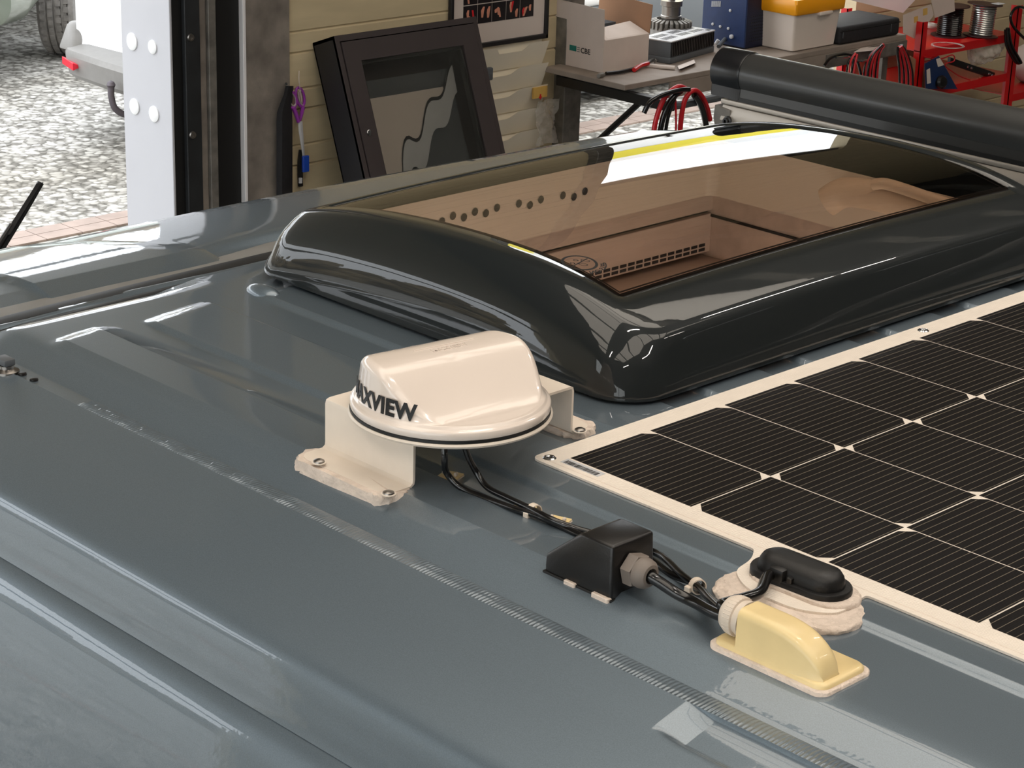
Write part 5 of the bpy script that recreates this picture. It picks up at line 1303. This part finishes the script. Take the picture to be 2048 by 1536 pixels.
# blister pack
bp0 = [at(a, b, x=XR + .03) for a, b in ((1850, 128), (1878, 112), (1915, 178), (1852, 178))]
bl = thing('blister_pack', bp0[3], 'blue and white blister pack holding a round black plug', 'blister pack')
MB().hull(bp0 + [p + Vector((-.004, 0, 0)) for p in bp0]).build('card', 'blue', bl)
q0_ = at(1856, 158, x=XR + .031); MB().hull([at(a, b, x=XR + .0315) for a, b in ((1853, 140), (1860, 136), (1862, 166), (1854, 168))] + [at(1857, 150, x=XR + .032)]).build('white_panel', 'mount', bl)
MB().hull([at(a, b, x=XR + .0315) for a, b in ((1872, 118), (1880, 116), (1888, 130), (1876, 134))] + [at(1878, 124, x=XR + .032)]).build('white_panel', 'mount', bl)
pq = at(1879, 164, x=XR + .031); MB().lathe([(.030, 0), (.030, .018), (.022, .028), (.010, .030)], pq, (1, -.2, .2), 28).build('round_plug', 'black', bl)
# hanging bundles in front of the shelf
def bundle(pts, n, spread, r, name, label, x, seed, mts=('cable', 'redcable')):
    o = thing(name, at(pts[0][0], pts[0][1], x=x), label, 'cable bundle'); random.seed(seed)
    for k in range(n):
        dx_ = spread * (k / (n - 1) - .5) * 2; dd = random.uniform(-.02, .02)
        P = [at(a + dx_ * w, b + random.uniform(-2, 2), x=x + dd) for a, b, w in pts]
        MB().tube(P, r, 6).build('cable_strand', mts[k % 2] if n > 2 else mts[0], o, smooth=60)
    return o
bundle([(1766, 90, .2), (1750, 108, .7), (1742, 140, 1), (1740, 185, 1)], 8, 13, .0055, 'cable_bundle', 'thick bundle of red and black cables hanging left of the blister pack', XR + .05, 1)
bundle([(1800, 92, .3), (1806, 112, .8), (1812, 145, 1), (1812, 190, 1)], 7, 13, .0055, 'cable_bundle', 'right half of the red and black cables, next to the brown cardboard', XR + .05, 2)
bundle([(1712, 108, .4), (1704, 124, 1), (1700, 150, 1)], 4, 7, .005, 'cable_bundle', 'small red and black cable bunch left of the thick hanging bundle', XR + .05, 3)
tag(MB().tube([at(a, b, x=XR + .03) for a, b in ((1648, 132), (1662, 116), (1690, 109), (1712, 118), (1722, 150))], .006, 8).build('black_hose', 'cable'), 'black cable arching over the awning below the zipped case', 'cable')
tag(MB().tube([at(a, b, x=XR + .04) for a, b in ((1672, 116), (1700, 114), (1722, 122), (1736, 120))], .006, 8).build('steel_hook', 'chrome'), 'bright steel hook behind the small cable bunch', 'hook')
kb = [at(a, b, x=XR - .02) for a, b in ((1822, 112), (1848, 130), (1850, 180), (1818, 180))]
tag(MB().hull(kb + [p + Vector((-.05, 0, 0)) for p in kb]).build('cardboard_piece', 'kraft'), 'brown cardboard piece between the cable bundle and the blister pack', 'cardboard')
cb2 = bundle([(2014, 58, .6), (2018, 90, 1), (2034, 120, 1), (2040, 126, .5)], 3, 5, .007, 'cable_bundle', 'black cable looped over the right red post', XR + .02, 5, ('cable', 'cable'))
tag(MB().tube([at(a, b, x=XR + .03) for a, b in ((2060, 20), (2036, 14), (2022, 30), (2026, 52), (2050, 78), (2070, 90))], .007, 8).build('black_cable', 'cable'), 'black cable curving in front of the right red post from the frame edge', 'cable')
# bag of small parts at the right edge
random.seed(31); pbg = thing('parts_bag', at(2045, 180, x=XR - .08), 'bag of small metal parts on the right-hand red shelf', 'bag')
m = MB(); hb3 = bmesh.new(); bmesh.ops.create_icosphere(hb3, subdivisions=3, radius=1)
cc_ = at(2058, 150, x=XR - .12)
for v in hb3.verts: v.co = Vector((v.co.x * .09, v.co.y * .13, v.co.z * .10)) * (1 + random.uniform(-.08, .08))
m.frombm(hb3, Matrix.Translation((cc_.x, cc_.y + .02, zz3 + .10))); m.build('bag_film', 'mount', pbg)
for k in range(22):
    p = Vector((XR - .03 + random.uniform(-.02, .01), cc_.y - .09 + random.uniform(0, .12), zz3 + .012 + random.uniform(0, .05))); d_ = Vector((random.uniform(-1, 1), random.uniform(-1, 1), random.uniform(-.3, .3))).normalized() * .016
    MB().tube([p - d_, p + d_], .0035, 6, smooth=False).build('small_part', random.choice(['chrome', 'black', 'steel']), pbg)
